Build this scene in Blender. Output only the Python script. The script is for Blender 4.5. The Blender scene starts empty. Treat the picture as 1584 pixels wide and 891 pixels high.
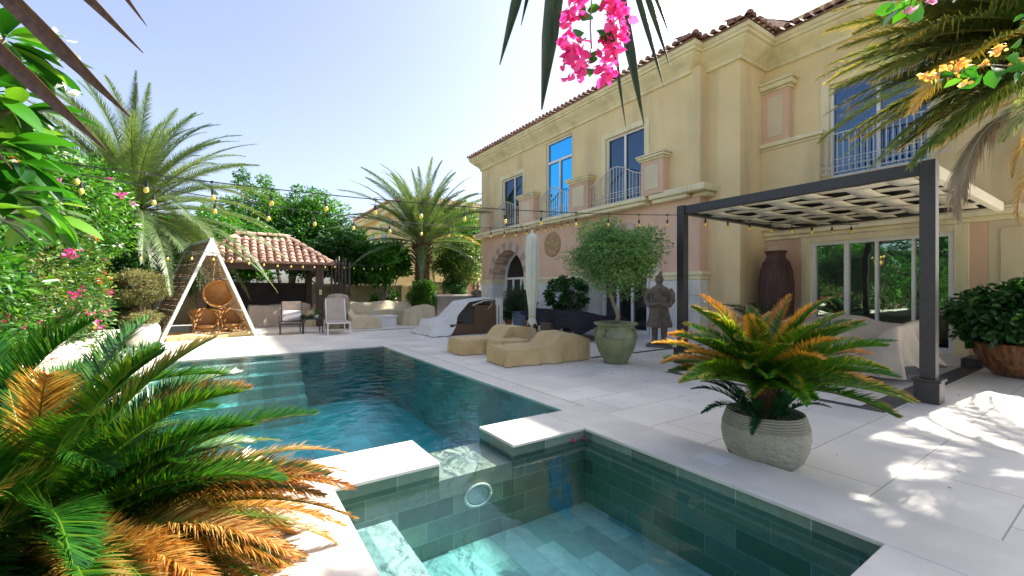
import bpy, bmesh, math, random
import numpy as np
from mathutils import Vector, Matrix
R=math.radians; PI=math.pi; sin=math.sin; cos=math.cos
rng=np.random.default_rng(7); random.seed(7)
scene=bpy.context.scene; COL=scene.collection

# ------------------------------------------------------------ materials
def nt(name):
    m=bpy.data.materials.new(name); m.use_nodes=True; t=m.node_tree; t.nodes.clear()
    o=t.nodes.new('ShaderNodeOutputMaterial'); return m,t,o
def N(t,k,**kw):
    n=t.nodes.new(k)
    for a,b in kw.items():
        if a.startswith('i_'): n.inputs[a[2:].replace('_',' ')].default_value=b
        else: setattr(n,a,b)
    return n
def rgb(c): return (c[0],c[1],c[2],1)
def mat(name,c1,c2=None,rough=.6,scale=4,bump=0,bscale=None,metal=0,spec=.5,stretch=(1,1,1),detail=5,contrast=(.35,.65),dist=.01,coord='Object',sheen=0,stain=None):
    m,t,o=nt(name); L=t.links.new
    p=N(t,'ShaderNodeBsdfPrincipled'); p.inputs['Roughness'].default_value=rough; p.inputs['Metallic'].default_value=metal
    p.inputs['Specular IOR Level'].default_value=spec
    L(p.outputs[0],o.inputs[0])
    tc=N(t,'ShaderNodeTexCoord'); mp=N(t,'ShaderNodeMapping'); mp.inputs['Scale'].default_value=stretch
    L(tc.outputs[coord],mp.inputs[0])
    if c2 is None: c2=tuple(x*.82 for x in c1)
    n=N(t,'ShaderNodeTexNoise'); n.inputs['Scale'].default_value=scale; n.inputs['Detail'].default_value=detail
    L(mp.outputs[0],n.inputs[0])
    r=N(t,'ShaderNodeValToRGB'); r.color_ramp.elements[0].position=contrast[0]; r.color_ramp.elements[1].position=contrast[1]
    r.color_ramp.elements[0].color=rgb(c1); r.color_ramp.elements[1].color=rgb(c2)
    L(n.outputs[0],r.inputs[0]); out=r.outputs[0]
    if stain:   # weathering streaks running down the surface
        n3=N(t,'ShaderNodeTexNoise'); n3.inputs['Scale'].default_value=stain[1]; n3.inputs['Detail'].default_value=4
        mp3=N(t,'ShaderNodeMapping'); mp3.inputs['Scale'].default_value=stain[2]
        L(tc.outputs[coord],mp3.inputs[0]); L(mp3.outputs[0],n3.inputs[0])
        r3=N(t,'ShaderNodeValToRGB'); r3.color_ramp.elements[0].position=.48; r3.color_ramp.elements[1].position=.75
        r3.color_ramp.elements[0].color=(0,0,0,1); r3.color_ramp.elements[1].color=(stain[3],)*3+(1,)
        L(n3.outputs[0],r3.inputs[0])
        mx=N(t,'ShaderNodeMixRGB'); L(r3.outputs[0],mx.inputs[0]); L(out,mx.inputs[1]); mx.inputs[2].default_value=rgb(stain[0]); out=mx.outputs[0]
    L(out,p.inputs['Base Color'])
    if bump:
        n2=N(t,'ShaderNodeTexNoise'); n2.inputs['Scale'].default_value=bscale or scale*4; n2.inputs['Detail'].default_value=6
        L(mp.outputs[0],n2.inputs[0])
        b=N(t,'ShaderNodeBump'); b.inputs['Strength'].default_value=bump; b.inputs['Distance'].default_value=dist
        L(n2.outputs[0],b.inputs['Height']); L(b.outputs[0],p.inputs['Normal'])
    return m
def brick(name,cols,mortar,axes='XY',w=.6,h=.3,ms=.004,rough=.5,bump=.3,off=.5,noise=.25,nscale=6,spec=.5,shift=(0,0),rvar=0):
    m,t,o=nt(name); L=t.links.new
    p=N(t,'ShaderNodeBsdfPrincipled'); p.inputs['Roughness'].default_value=rough; p.inputs['Specular IOR Level'].default_value=spec
    L(p.outputs[0],o.inputs[0])
    g=N(t,'ShaderNodeNewGeometry'); s=N(t,'ShaderNodeSeparateXYZ'); L(g.outputs['Position'],s.inputs[0])
    c=N(t,'ShaderNodeCombineXYZ'); L(s.outputs[axes[0]],c.inputs[0]); L(s.outputs[axes[1]],c.inputs[1])
    mp=N(t,'ShaderNodeMapping'); mp.inputs['Location'].default_value=(shift[0],shift[1],0); L(c.outputs[0],mp.inputs[0])
    b=N(t,'ShaderNodeTexBrick'); b.offset=off; b.inputs['Scale'].default_value=1; b.inputs['Brick Width'].default_value=w; b.inputs['Row Height'].default_value=h
    b.inputs['Mortar Size'].default_value=ms; b.inputs['Mortar Smooth'].default_value=.1
    b.inputs['Color1'].default_value=(0,0,0,1); b.inputs['Color2'].default_value=(1,1,1,1); b.inputs['Mortar'].default_value=(.5,.5,.5,1)
    L(mp.outputs[0],b.inputs[0])
    r=N(t,'ShaderNodeValToRGB'); e=r.color_ramp.elements
    e[0].color=rgb(cols[0]); e[1].color=rgb(cols[-1])
    for i,cc in enumerate(cols[1:-1]): x=e.new((i+1)/(len(cols)-1)); x.color=rgb(cc)
    L(b.outputs['Color'],r.inputs[0])
    n=N(t,'ShaderNodeTexNoise'); n.inputs['Scale'].default_value=nscale; n.inputs['Detail'].default_value=6; L(g.outputs['Position'],n.inputs[0])
    m1=N(t,'ShaderNodeMath',operation='MULTIPLY_ADD'); L(n.outputs[0],m1.inputs[0]); m1.inputs[1].default_value=noise*2; m1.inputs[2].default_value=1-noise
    v=N(t,'ShaderNodeVectorMath',operation='SCALE'); L(r.outputs[0],v.inputs[0]); L(m1.outputs[0],v.inputs['Scale'])
    mx=N(t,'ShaderNodeMixRGB'); L(b.outputs['Fac'],mx.inputs[0]); L(v.outputs[0],mx.inputs[1]); mx.inputs[2].default_value=rgb(mortar)
    L(mx.outputs[0],p.inputs['Base Color'])
    if rvar:
        n5=N(t,'ShaderNodeTexNoise'); n5.inputs['Scale'].default_value=1.3; n5.inputs['Detail'].default_value=5; L(g.outputs['Position'],n5.inputs[0])
        mr=N(t,'ShaderNodeMapRange'); L(n5.outputs[0],mr.inputs[0]); mr.inputs[1].default_value=.35; mr.inputs[2].default_value=.65; mr.inputs[3].default_value=rough-rvar; mr.inputs[4].default_value=rough+rvar
        L(mr.outputs[0],p.inputs['Roughness'])
    n2=N(t,'ShaderNodeTexNoise'); n2.inputs['Scale'].default_value=60; L(g.outputs['Position'],n2.inputs[0])
    ad=N(t,'ShaderNodeMath',operation='MULTIPLY_ADD'); L(b.outputs['Fac'],ad.inputs[0]); ad.inputs[1].default_value=-1; L(n2.outputs[0],ad.inputs[2])
    bp=N(t,'ShaderNodeBump'); bp.inputs['Strength'].default_value=bump; bp.inputs['Distance'].default_value=.003; L(ad.outputs[0],bp.inputs['Height']); L(bp.outputs[0],p.inputs['Normal'])
    return m
def leafmat(name,cols,brown=None,trans=.35,rough=.38,spec=.5,tcol=None):
    """leaf: colour varies per leaf (attribute v); attribute t turns it to dry brown"""
    m,t,o=nt(name); L=t.links.new
    a=N(t,'ShaderNodeAttribute',attribute_name='v'); r=N(t,'ShaderNodeValToRGB'); e=r.color_ramp.elements
    e[0].color=rgb(cols[0]); e[1].color=rgb(cols[-1])
    for i,cc in enumerate(cols[1:-1]): x=e.new((i+1)/(len(cols)-1)); x.color=rgb(cc)
    L(a.outputs['Fac'],r.inputs[0]); out=r.outputs[0]
    if brown:
        a2=N(t,'ShaderNodeAttribute',attribute_name='t'); r2=N(t,'ShaderNodeValToRGB'); e2=r2.color_ramp.elements
        n=len(brown)
        e2[0].position=.25; e2[0].color=(0,0,0,1); e2[1].position=.6; e2[1].color=(1,1,1,1)
        L(a2.outputs['Fac'],r2.inputs[0])
        r3=N(t,'ShaderNodeValToRGB'); e3=r3.color_ramp.elements; e3[0].color=rgb(brown[0]); e3[1].color=rgb(brown[-1])
        for i,cc in enumerate(brown[1:-1]): x=e3.new((i+1)/(n-1)); x.color=rgb(cc)
        L(a.outputs['Fac'],r3.inputs[0])
        mx=N(t,'ShaderNodeMixRGB'); L(r2.outputs[0],mx.inputs[0]); L(out,mx.inputs[1]); L(r3.outputs[0],mx.inputs[2]); out=mx.outputs[0]
    p=N(t,'ShaderNodeBsdfPrincipled'); p.inputs['Roughness'].default_value=rough; p.inputs['Specular IOR Level'].default_value=spec
    L(out,p.inputs['Base Color'])
    tr=N(t,'ShaderNodeBsdfTranslucent')
    sc=N(t,'ShaderNodeVectorMath',operation='MULTIPLY'); L(out,sc.inputs[0]); sc.inputs[1].default_value=tcol or (1.7,1.6,.7); L(sc.outputs[0],tr.inputs[0])
    ms=N(t,'ShaderNodeMixShader'); ms.inputs[0].default_value=trans; L(p.outputs[0],ms.inputs[1]); L(tr.outputs[0],ms.inputs[2]); L(ms.outputs[0],o.inputs[0])
    return m
def glassmat(name,tint,body,refl=.6,rough=.015,wob=.015,clear=False):
    m,t,o=nt(name); L=t.links.new
    gl=N(t,'ShaderNodeBsdfGlossy'); gl.inputs['Color'].default_value=rgb(tint); gl.inputs['Roughness'].default_value=rough
    if clear: df=N(t,'ShaderNodeBsdfTransparent'); df.inputs[0].default_value=rgb(body)
    else: df=N(t,'ShaderNodeBsdfPrincipled'); df.inputs['Base Color'].default_value=rgb(body); df.inputs['Roughness'].default_value=.3
    fr=N(t,'ShaderNodeFresnel'); fr.inputs[0].default_value=1.5
    md=N(t,'ShaderNodeMath',operation='MAXIMUM'); md.inputs[1].default_value=refl; L(fr.outputs[0],md.inputs[0])
    ms=N(t,'ShaderNodeMixShader'); L(md.outputs[0],ms.inputs[0]); L(df.outputs[0],ms.inputs[1]); L(gl.outputs[0],ms.inputs[2]); L(ms.outputs[0],o.inputs[0])
    tc=N(t,'ShaderNodeTexCoord'); n=N(t,'ShaderNodeTexNoise'); n.inputs['Scale'].default_value=1.6; n.inputs['Detail'].default_value=1; L(tc.outputs['Object'],n.inputs[0])
    b=N(t,'ShaderNodeBump'); b.inputs['Strength'].default_value=.25; b.inputs['Distance'].default_value=wob; L(n.outputs[0],b.inputs['Height']); L(b.outputs[0],gl.inputs['Normal'])
    return m

# ------------------------------------------------------------ mesh builder
def link(o,parent=None):
    COL.objects.link(o)
    if parent is not None: o.parent=parent
    return o
def tag(o,label=None,cat=None,group=None,kind=None):
    if label: o['label']=label
    if cat: o['category']=cat
    if group: o['group']=group
    if kind: o['kind']=kind
    return o
def thing(name,label,cat,loc=(0,0,0),rz=0,group=None):
    o=bpy.data.objects.new(name,None); COL.objects.link(o); o.empty_display_size=.1
    o.location=loc; o.rotation_euler=(0,0,rz); return tag(o,label,cat,group)
class MB:
    def __init__(s): s.v=[]; s.f=[]; s.n=0
    def add(s,v,f):
        s.v.extend([tuple(map(float,p)) for p in v]); b=s.n; s.f.extend([tuple(i+b for i in q) for q in f]); s.n+=len(v); return s
    def box(s,x0,x1,y0,y1,z0,z1,rz=0,M=None):
        v=[(x,y,z) for x in (x0,x1) for y in (y0,y1) for z in (z0,z1)]
        if rz or M:
            c=Vector(((x0+x1)/2,(y0+y1)/2,0)); rot=Matrix.Rotation(rz,3,'Z')
            v=[tuple(rot@(Vector(p)-c)+c) for p in v]
            if M: v=[tuple(M@Vector(p)) for p in v]
        return s.add(v,[(0,1,3,2),(4,6,7,5),(0,4,5,1),(2,3,7,6),(0,2,6,4),(1,5,7,3)])
    def bar(s,a,b,w,h=None,up=(0,0,1)):
        a=Vector(a); b=Vector(b); h=h or w; d=(b-a).normalized(); u=Vector(up)
        if abs(d.dot(u))>.98: u=Vector((0,1,0))
        x=d.cross(u).normalized(); y=x.cross(d).normalized()
        v=[p+x*i*w/2+y*j*h/2 for p in (a,b) for i,j in ((-1,-1),(1,-1),(1,1),(-1,1))]
        return s.add(v,[(3,2,1,0),(4,5,6,7),(0,1,5,4),(1,2,6,5),(2,3,7,6),(3,0,4,7)])
    def tube(s,pts,r,n=8,cap=True):
        pts=[Vector(p) for p in pts]; k=len(pts); rr=r if hasattr(r,'__len__') else [r]*k
        v=[]; ref=None
        for i,p in enumerate(pts):
            d=(pts[min(i+1,k-1)]-pts[max(i-1,0)]).normalized()
            if ref is None: ref=Vector((1,0,0)) if abs(d.x)<.8 else Vector((0,1,0))
            x=(ref-d*ref.dot(d)).normalized(); ref=x; y=d.cross(x)
            for j in range(n):
                a=2*PI*j/n; v.append(p+(x*cos(a)+y*sin(a))*rr[i])
        f=[(i*n+j,i*n+(j+1)%n,(i+1)*n+(j+1)%n,(i+1)*n+j) for i in range(k-1) for j in range(n)]
        if cap: f+= [tuple(range(n-1,-1,-1)),tuple((k-1)*n+j for j in range(n))]
        return s.add(v,f)
    def lathe(s,prof,n=32,c=(0,0,0),wob=0,sy=1,capb=True,capt=False):
        v=[]
        for i,(r,z) in enumerate(prof):
            for j in range(n):
                a=2*PI*j/n; rr=r*(1+wob*sin(3*a+i*.4)); v.append((c[0]+rr*cos(a),c[1]+rr*sin(a)*sy,c[2]+z))
        k=len(prof); f=[(i*n+j,i*n+(j+1)%n,(i+1)*n+(j+1)%n,(i+1)*n+j) for i in range(k-1) for j in range(n)]
        if capb: f.append(tuple(range(n-1,-1,-1)))
        if capt: f.append(tuple((k-1)*n+j for j in range(n)))
        return s.add(v,f)
    def loft(s,secs,n=20,cap=True):   # secs: (cx,cy,cz,rx,ry[,rot])
        v=[]
        for q in secs:
            for j in range(n):
                a=2*PI*j/n; x=q[3]*cos(a); y=q[4]*sin(a); ro=q[5] if len(q)>5 else 0
                v.append((q[0]+x*cos(ro)-y*sin(ro),q[1]+x*sin(ro)+y*cos(ro),q[2]))
        k=len(secs); f=[(i*n+j,i*n+(j+1)%n,(i+1)*n+(j+1)%n,(i+1)*n+j) for i in range(k-1) for j in range(n)]
        if cap: f+=[tuple(range(n-1,-1,-1)),tuple((k-1)*n+j for j in range(n))]
        return s.add(v,f)
    def prism(s,poly,ax,a,b):   # polygon in the plane normal to axis ax, extruded a..b
        n=len(poly)
        def P(p,t): return {'X':(t,p[0],p[1]),'Y':(p[0],t,p[1]),'Z':(p[0],p[1],t)}[ax]
        v=[P(p,a) for p in poly]+[P(p,b) for p in poly]
        f=[tuple(range(n-1,-1,-1)),tuple(range(n,2*n))]+[(i,(i+1)%n,n+(i+1)%n,n+i) for i in range(n)]
        return s.add(v,f)
    def build(s,name,m,parent=None,loc=None,smooth=False,bevel=0,sub=0,world=True,remesh=0,solid=0,ang=None):
        v=np.array(s.v,dtype=np.float32).reshape(-1,3)
        off=Vector((0,0,0))
        if world and parent is not None:
            p=parent
            while p is not None: off+=Vector(p.location); p=p.parent
        elif parent is None:
            if loc is None:
                mn=v.min(0); mx=v.max(0); loc=((mn[0]+mx[0])/2,(mn[1]+mx[1])/2,mn[2])
            off=Vector(loc)
        v=v-np.array(off,dtype=np.float32)
        me=bpy.data.meshes.new(name); me.from_pydata(v.tolist(),[],s.f); me.materials.append(m)
        bm=bmesh.new(); bm.from_mesh(me); bmesh.ops.recalc_face_normals(bm,faces=bm.faces); bm.to_mesh(me); bm.free()
        o=bpy.data.objects.new(name,me); link(o,parent)
        if parent is None: o.location=off
        if smooth:
            me.polygons.foreach_set('use_smooth',[True]*len(me.polygons))
            if ang:
                try: me.set_sharp_from_angle(angle=R(ang))
                except Exception: pass
        if bevel:
            b=o.modifiers.new('b','BEVEL'); b.width=bevel; b.segments=2; b.limit_method='ANGLE'; b.angle_limit=R(40)
        if remesh:
            b=o.modifiers.new('r','REMESH'); b.mode='VOXEL'; b.voxel_size=remesh; b.use_smooth_shade=True
            b=o.modifiers.new('s','SMOOTH'); b.factor=.5; b.iterations=2
        if solid:
            b=o.modifiers.new('so','SOLIDIFY'); b.thickness=solid
        if sub:
            b=o.modifiers.new('s','SUBSURF'); b.levels=sub; b.render_levels=sub
        return o
def npobj(name,m,parent,V,F,attrs={},loc=None,smooth=False,world=True):
    """V (n,3) array; F list of int arrays (k,3) or (k,4)"""
    V=np.asarray(V,dtype=np.float32); off=np.zeros(3,dtype=np.float32)
    if world and parent is not None:
        p=parent
        while p is not None: off+=np.array(p.location,dtype=np.float32); p=p.parent
    elif parent is None:
        if loc is None: mn=V.min(0); mx=V.max(0); loc=((mn[0]+mx[0])/2,(mn[1]+mx[1])/2,mn[2])
        off=np.array(loc,dtype=np.float32)
    me=bpy.data.meshes.new(name); V=V-off
    me.vertices.add(len(V)); me.vertices.foreach_set('co',V.ravel())
    idx=np.concatenate([f.ravel() for f in F]).astype(np.int32)
    tot=np.concatenate([np.full(len(f),f.shape[1]) for f in F]).astype(np.int32)
    st=np.concatenate([[0],np.cumsum(tot)[:-1]]).astype(np.int32)
    me.loops.add(len(idx)); me.loops.foreach_set('vertex_index',idx)
    me.polygons.add(len(tot)); me.polygons.foreach_set('loop_start',st); me.polygons.foreach_set('loop_total',tot)
    if smooth: me.polygons.foreach_set('use_smooth',np.ones(len(tot),dtype=bool))
    for k,a in attrs.items():
        at=me.attributes.new(k,'FLOAT','POINT'); at.data.foreach_set('value',np.asarray(a,dtype=np.float32))
    me.update(); me.validate(); me.materials.append(m)
    o=bpy.data.objects.new(name,me); link(o,parent)
    if parent is None: o.location=[float(x) for x in off]
    return o

# ------------------------------------------------------------ foliage
T_DIA=(np.array([[0,0,0],[-.5,.45,.12],[0,1,-.05],[.5,.45,.12]]),[np.array([[0,3,2],[0,2,1]])])
T_OVAL=(np.array([[0,0,0],[-.38,.3,.1],[-.42,.65,.08],[0,1,-.12],[.42,.65,.08],[.38,.3,.1],[0,.33,0],[0,.67,-.02]]),
        [np.array([[0,5,6],[0,6,1],[7,4,3],[7,3,2]]),np.array([[6,5,4,7],[1,6,7,2]])])
def nrm(a): return a/np.maximum(np.linalg.norm(a,axis=-1,keepdims=True),1e-9)
def leafcloud(P,size,aspect,tmpl,droop=.2,up=1.0,out=None,g=None,vbase=None,svar=.35):
    """P (n,3) leaf bases -> V,F,v"""
    g=g or rng; n=len(P); d=g.normal(size=(n,3)); d[:,2]=d[:,2]*.5-droop
    if out is not None: d=d*.7+out*1.0
    d=nrm(d); nn=g.normal(size=(n,3))*.8; nn[:,2]+=up; nn=nn-d*(nn*d).sum(1,keepdims=True); nn=nrm(nn); x=np.cross(d,nn)
    s=size*(1+svar*(g.random(n)*2-1)); T,F=tmpl; k=len(T)
    V=P[:,None,:]+(x[:,None,:]*T[None,:,0:1]*aspect+d[:,None,:]*T[None,:,1:2]+nn[:,None,:]*T[None,:,2:3])*s[:,None,None]
    v=g.random(n) if vbase is None else np.clip(vbase+g.normal(size=n)*.16,0,1)
    FF=[(f[None,:,:]+(np.arange(n)*k)[:,None,None]).reshape(-1,f.shape[1]) for f in F]
    return V.reshape(-1,3),FF,np.repeat(v,k)
def clumps(center,rad,n,g,shell=.35,flat=0):
    c=np.array(center,float); d=nrm(g.normal(size=(n,3))); r=(shell+(1-shell)*g.random(n)**.6)[:,None]
    p=d*r; 
    if flat: p[:,2]=np.maximum(p[:,2],-flat)
    return c+p*np.array(rad)
def crown(name,parent,m,center,rad,nc=30,cr=.5,per=160,leaf=.12,aspect=.5,tmpl=T_DIA,seed=1,shell=.35,droop=.2,up=1.,flat=0,squash=.75,world=True,C=None):
    g=np.random.default_rng(seed)
    if C is None: C=clumps(center,rad,nc,g,shell,flat)
    nc=len(C); rr=cr*(.55+.9*g.random(nc)); cnt=np.maximum((per*(rr/cr)**2).astype(int),8)
    idx=np.repeat(np.arange(nc),cnt); n=len(idx); d=nrm(g.normal(size=(n,3))); q=(.35+.65*g.random(n)**.55)
    ph=g.random((nc,3))*6.28
    q=q*(1+.25*np.sin(d[:,0]*5+ph[idx,0])*np.sin(d[:,1]*6+ph[idx,1])+.12*np.sin(d[:,2]*9+ph[idx,2]))
    off=d*q[:,None]*rr[idx][:,None]; off[:,2]*=squash
    P=C[idx]+off; vb=g.random(nc)[idx]*.5+.25
    V,F,v=leafcloud(P,leaf,aspect,tmpl,droop=droop,up=up,out=d*.6,g=g,vbase=vb)
    return npobj(name,m,parent,V,F,{'v':v},world=world),C
def limbs(mb,base,top,targets,r0,g,frac=.5,n=7,nb=None):
    """trunk from base to top and limbs from its upper half to the clump centres"""
    base=Vector(base); top=Vector(top); L=(top-base).length
    pts=[base.lerp(top,i/6)+Vector((g.normal()*.03*L*(i>0),g.normal()*.03*L*(i>0),0)) for i in range(7)]
    mb.tube(pts,[r0*(1.25 if i==0 else 1-.45*i/6) for i in range(7)],n)
    T=list(targets)
    if nb and len(T)>nb: T=[T[i] for i in g.choice(len(T),nb,replace=False)]
    for t in T:
        t=Vector(t); s=frac+(1-frac)*g.random(); i=s*6; k=min(int(i),5); a=pts[k].lerp(pts[k+1],i-k)
        mid=a.lerp(t,.5)+Vector((g.normal()*.06*L,g.normal()*.06*L,.05*L)); rr=r0*(1-.45*s)*.5
        mb.tube([a,a.lerp(mid,.5)+Vector((0,0,.02*L)),mid,mid.lerp(t,.55),t],[rr,rr*.8,rr*.6,rr*.4,rr*.18],6)
def frond(acc,base,az,el,L,droop,nl=60,ll=.3,lw=.012,start=.15,ang=50,vee=25,ldroop=.15,K=3,brown=None,twist=0,r=.012,g=None,prof=None,stem=True,side=0,vv=None,gaps=0,tipdroop=0):
    """pinnate frond: arched rachis with leaflets on both sides. acc = [V list,F3?,F4,v,t]"""
    g=g or rng; S=24; ds=L/S; p=np.array(base,float); e=el; P=[p.copy()]; D=[]; a=az
    for i in range(S):
        d=np.array([cos(e)*cos(a),cos(e)*sin(a),sin(e)]); D.append(d); p=p+d*ds; P.append(p.copy()); e-=droop/S*(.5+1.0*(i/S))*(1) + tipdroop/S*(i/S)**3; a+=side/S
    D.append(D[-1]); P=np.array(P); D=np.array(D)
    s=np.linspace(start,.995,nl); s=s+g.normal(size=nl)*.25/nl; s=np.clip(s,start,.998)
    if gaps: s=s[g.random(nl)>gaps]
    fi=s*S; i0=np.minimum(fi.astype(int),S-1); fr=(fi-i0)[:,None]
    B=P[i0]*(1-fr)+P[i0+1]*fr; Tn=nrm(D[i0]*(1-fr)+D[np.minimum(i0+1,S)]*fr)
    sidev=nrm(np.cross(Tn,np.array([0,0,1.])+1e-6)); upv=np.cross(sidev,Tn)
    tw=twist*np.linspace(0,1,len(s))[:,None]+twist*.3
    sidev2=sidev*np.cos(tw)+upv*np.sin(tw); upv=upv*np.cos(tw)-sidev*np.sin(tw); sidev=sidev2
    u=(s-start)/(1-start)
    pr=(np.minimum(1,u*5+.35)*(1-.82*u**2.4)) if prof is None else prof(u)
    base_n=sum(len(x) for x in acc[0])
    for sg in (-1,1):
        n=len(s); an=R(ang)*(1-.55*u)+g.normal(size=n)*.07; ve=R(vee)+g.normal(size=n)*.12
        d=Tn*np.cos(an)[:,None]+(sidev*sg*np.cos(ve)[:,None]+upv*np.sin(ve)[:,None])*np.sin(an)[:,None]; d=nrm(d)
        nn=nrm(np.cross(d,Tn)*sg); w=np.cross(d,nn)
        ln=ll*pr*(1+g.normal(size=n)*.06); k=np.linspace(0,1,K+1)
        wid=lw*np.array([.7]+[1-(.96)*(j/K)**1.6 for j in range(1,K+1)])
        cen=B[:,None,:]+d[:,None,:]*(ln[:,None]*k[None])[:,:,None]; dr=(ldroop*(1+.5*g.normal(size=n)))[:,None]*ln[:,None]*k[None]**2
        cen[:,:,2]-=dr
        V=np.stack([cen-w[:,None,:]*wid[None,:,None],cen+w[:,None,:]*wid[None,:,None]],axis=2).reshape(-1,3)
        q=np.arange(K)*2; f=np.stack([q,q+1,q+3,q+2],1)
        F=(f[None]+(np.arange(n)*(2*(K+1)))[:,None,None]).reshape(-1,4)+base_n
        v=np.repeat(np.clip((vv if vv is not None else .5)+g.normal(size=n)*.2,0,1),2*(K+1))
        tk=np.repeat(np.tile(k,(n,1)).reshape(-1),2); ss=np.repeat(u,2*(K+1))
        t=np.zeros(len(V)) if brown is None else np.clip(brown(ss,tk)+np.repeat(g.normal(size=n)*.06,2*(K+1)),0,1)
        acc[0].append(V); acc[1].append(F); acc[2].append(v); acc[3].append(t); base_n+=len(V)
    if stem:
        n=4; rr=r*(1-.85*np.linspace(0,1,S+1)); sv=nrm(np.cross(D,np.array([0,0,1.])+1e-6)); uv=np.cross(sv,D); V=[]
        for j in range(n):
            q=PI/4+PI/2*j; V.append(P+(sv*cos(q)*1.2+uv*sin(q)*.7)*rr[:,None])
        V=np.stack(V,1).reshape(-1,3); F=[]
        for i in range(S):
            for j in range(n): F.append((i*n+j,i*n+(j+1)%n,(i+1)*n+(j+1)%n,(i+1)*n+j))
        tb=np.full(len(V),0.); sb=np.repeat(np.linspace(0,1,S+1),n)
        if brown is not None: tb=np.clip(brown(sb,np.zeros(len(V)))*.8,0,1)
        acc[0].append(V); acc[1].append(np.array(F)+base_n); acc[2].append(np.full(len(V),.98)); acc[3].append(tb)
    return acc
def accobj(name,m,parent,acc,world=True,loc=None):
    return npobj(name,m,parent,np.concatenate(acc[0]),[np.concatenate(acc[1])],{'v':np.concatenate(acc[2]),'t':np.concatenate(acc[3])},world=world,loc=loc)
def newacc(): return [[],[],[],[]]
# ------------------------------------------------------------ camera, sun and sky
YAW=math.atan(442/664)
cd=bpy.data.cameras.new('camera'); cam=bpy.data.objects.new('camera',cd); COL.objects.link(cam); scene.camera=cam
cam.location=(0,0,1.4); cam.rotation_euler=(PI/2,0,-YAW); cd.sensor_width=36; cd.lens=36*664/1584; cd.shift_y=3.5/1584; cd.clip_start=.02; cd.clip_end=2000
w=bpy.data.worlds.new('World'); scene.world=w; w.use_nodes=True; t=w.node_tree; bg=t.nodes['Background']
sky=t.nodes.new('ShaderNodeTexSky'); sky.sky_type='NISHITA'; sky.sun_disc=False
SUN_EL=R(42); SUN_AZ=R(-3)      # azimuth of the sun, counter-clockwise from +X
sky.sun_elevation=SUN_EL; sky.sun_rotation=PI/2-SUN_AZ; sky.air_density=1.0; sky.dust_density=3.0; sky.ozone_density=3.2
hs=t.nodes.new('ShaderNodeHueSaturation'); hs.inputs['Saturation'].default_value=.80; hs.inputs['Hue'].default_value=.512; t.links.new(sky.outputs[0],hs.inputs['Color']); tn=t.nodes.new('ShaderNodeMixRGB'); tn.blend_type='MULTIPLY'; tn.inputs[0].default_value=1; tn.inputs[2].default_value=(.975,.965,.945,1); t.links.new(hs.outputs[0],tn.inputs[1]); t.links.new(tn.outputs[0],bg.inputs[0]); bg.inputs[1].default_value=.102
sd=bpy.data.lights.new('sun','SUN'); sun=bpy.data.objects.new('sun',sd); COL.objects.link(sun); sd.energy=4.4; sd.angle=R(.53); sd.color=(1,.95,.86)
dv=Vector((-cos(SUN_EL)*cos(SUN_AZ),-cos(SUN_EL)*sin(SUN_AZ),-sin(SUN_EL))); sun.rotation_euler=dv.to_track_quat('-Z','Y').to_euler(); sun.location=(20,0,20)
vs=scene.view_settings; vs.view_transform='Standard'; vs.look='None'; vs.exposure=1.78; vs.gamma=1; vs.use_curve_mapping=False
scene.cycles.max_bounces=10; scene.cycles.transparent_max_bounces=12; scene.cycles.caustics_reflective=False; scene.cycles.caustics_refractive=False
scene.cycles.sample_clamp_indirect=6

# ------------------------------------------------------------ shared materials
DECK=brick('deck_tile',[(.70,.645,.555),(.775,.72,.63),(.735,.68,.59)],(.36,.335,.29),'XY',1.2,.6,.0045,rough=.42,bump=.3,off=.5,noise=.20,nscale=1.3,shift=(.33,.12),rvar=.1)
COPE=mat('coping_stone',(.72,.68,.59),(.62,.58,.50),.42,3,.15,40,dist=.003)
BAND=brick('dark_band',[(.035,.035,.04),(.07,.068,.07),(.05,.05,.055)],(.02,.02,.02),'XY',.3,.15,.003,rough=.5,noise=.3)
GREEN=[(.10,.15,.11),(.16,.22,.16),(.22,.27,.20),(.13,.19,.16),(.26,.31,.23),(.18,.235,.21)]
GREENF=[(.24,.33,.31),(.44,.53,.48),(.68,.71,.65),(.30,.40,.40),(.76,.78,.73),(.50,.57,.56)]
TXY=brick('pool_tile_floor',GREENF,(.40,.55,.50),'YX',.6,.2,.0035,rough=.35,noise=.28,nscale=14)
TXZ=brick('pool_tile_wall',[tuple(q*1.15 for q in c_) for c_ in GREEN],(.36,.42,.36),'XZ',.45,.145,.0035,rough=.35,noise=.28,nscale=14,shift=(.1,.055))
TYZ=brick('pool_tile_wall_side',[tuple(q*1.1 for q in c_) for c_ in GREEN],(.36,.42,.36),'YZ',.45,.145,.0035,rough=.35,noise=.28,nscale=14,shift=(0,.055))
SOIL=mat('soil',(.07,.05,.035),(.14,.10,.07),.95,9,.8,60,dist=.03)
CREAM=mat('stucco_cream',(.78,.62,.335),(.71,.555,.29),.85,1.1,.5,90,dist=.004,stain=((.36,.29,.17),1.2,(1,1,.15),.6))
PINK=mat('stucco_pink',(.72,.48,.325),(.65,.43,.285),.85,1.1,.5,90,dist=.004,stain=((.33,.21,.14),1.2,(1,1,.15),.5))
TRIM=mat('cornice_cream',(.80,.71,.44),(.72,.63,.38),.7,1.5,.25,60,dist=.003,stain=((.40,.36,.22),2.5,(1,1,.25),.55))
PANEL=mat('panel_cream',(.68,.58,.38),(.62,.52,.34),.75,2,.3,70,dist=.003)
BLOCK=mat('white_block',(.76,.75,.67),(.68,.67,.60),.8,2,.4,70,dist=.004,stain=((.40,.40,.35),2,(1,1,.25),.5))
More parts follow.
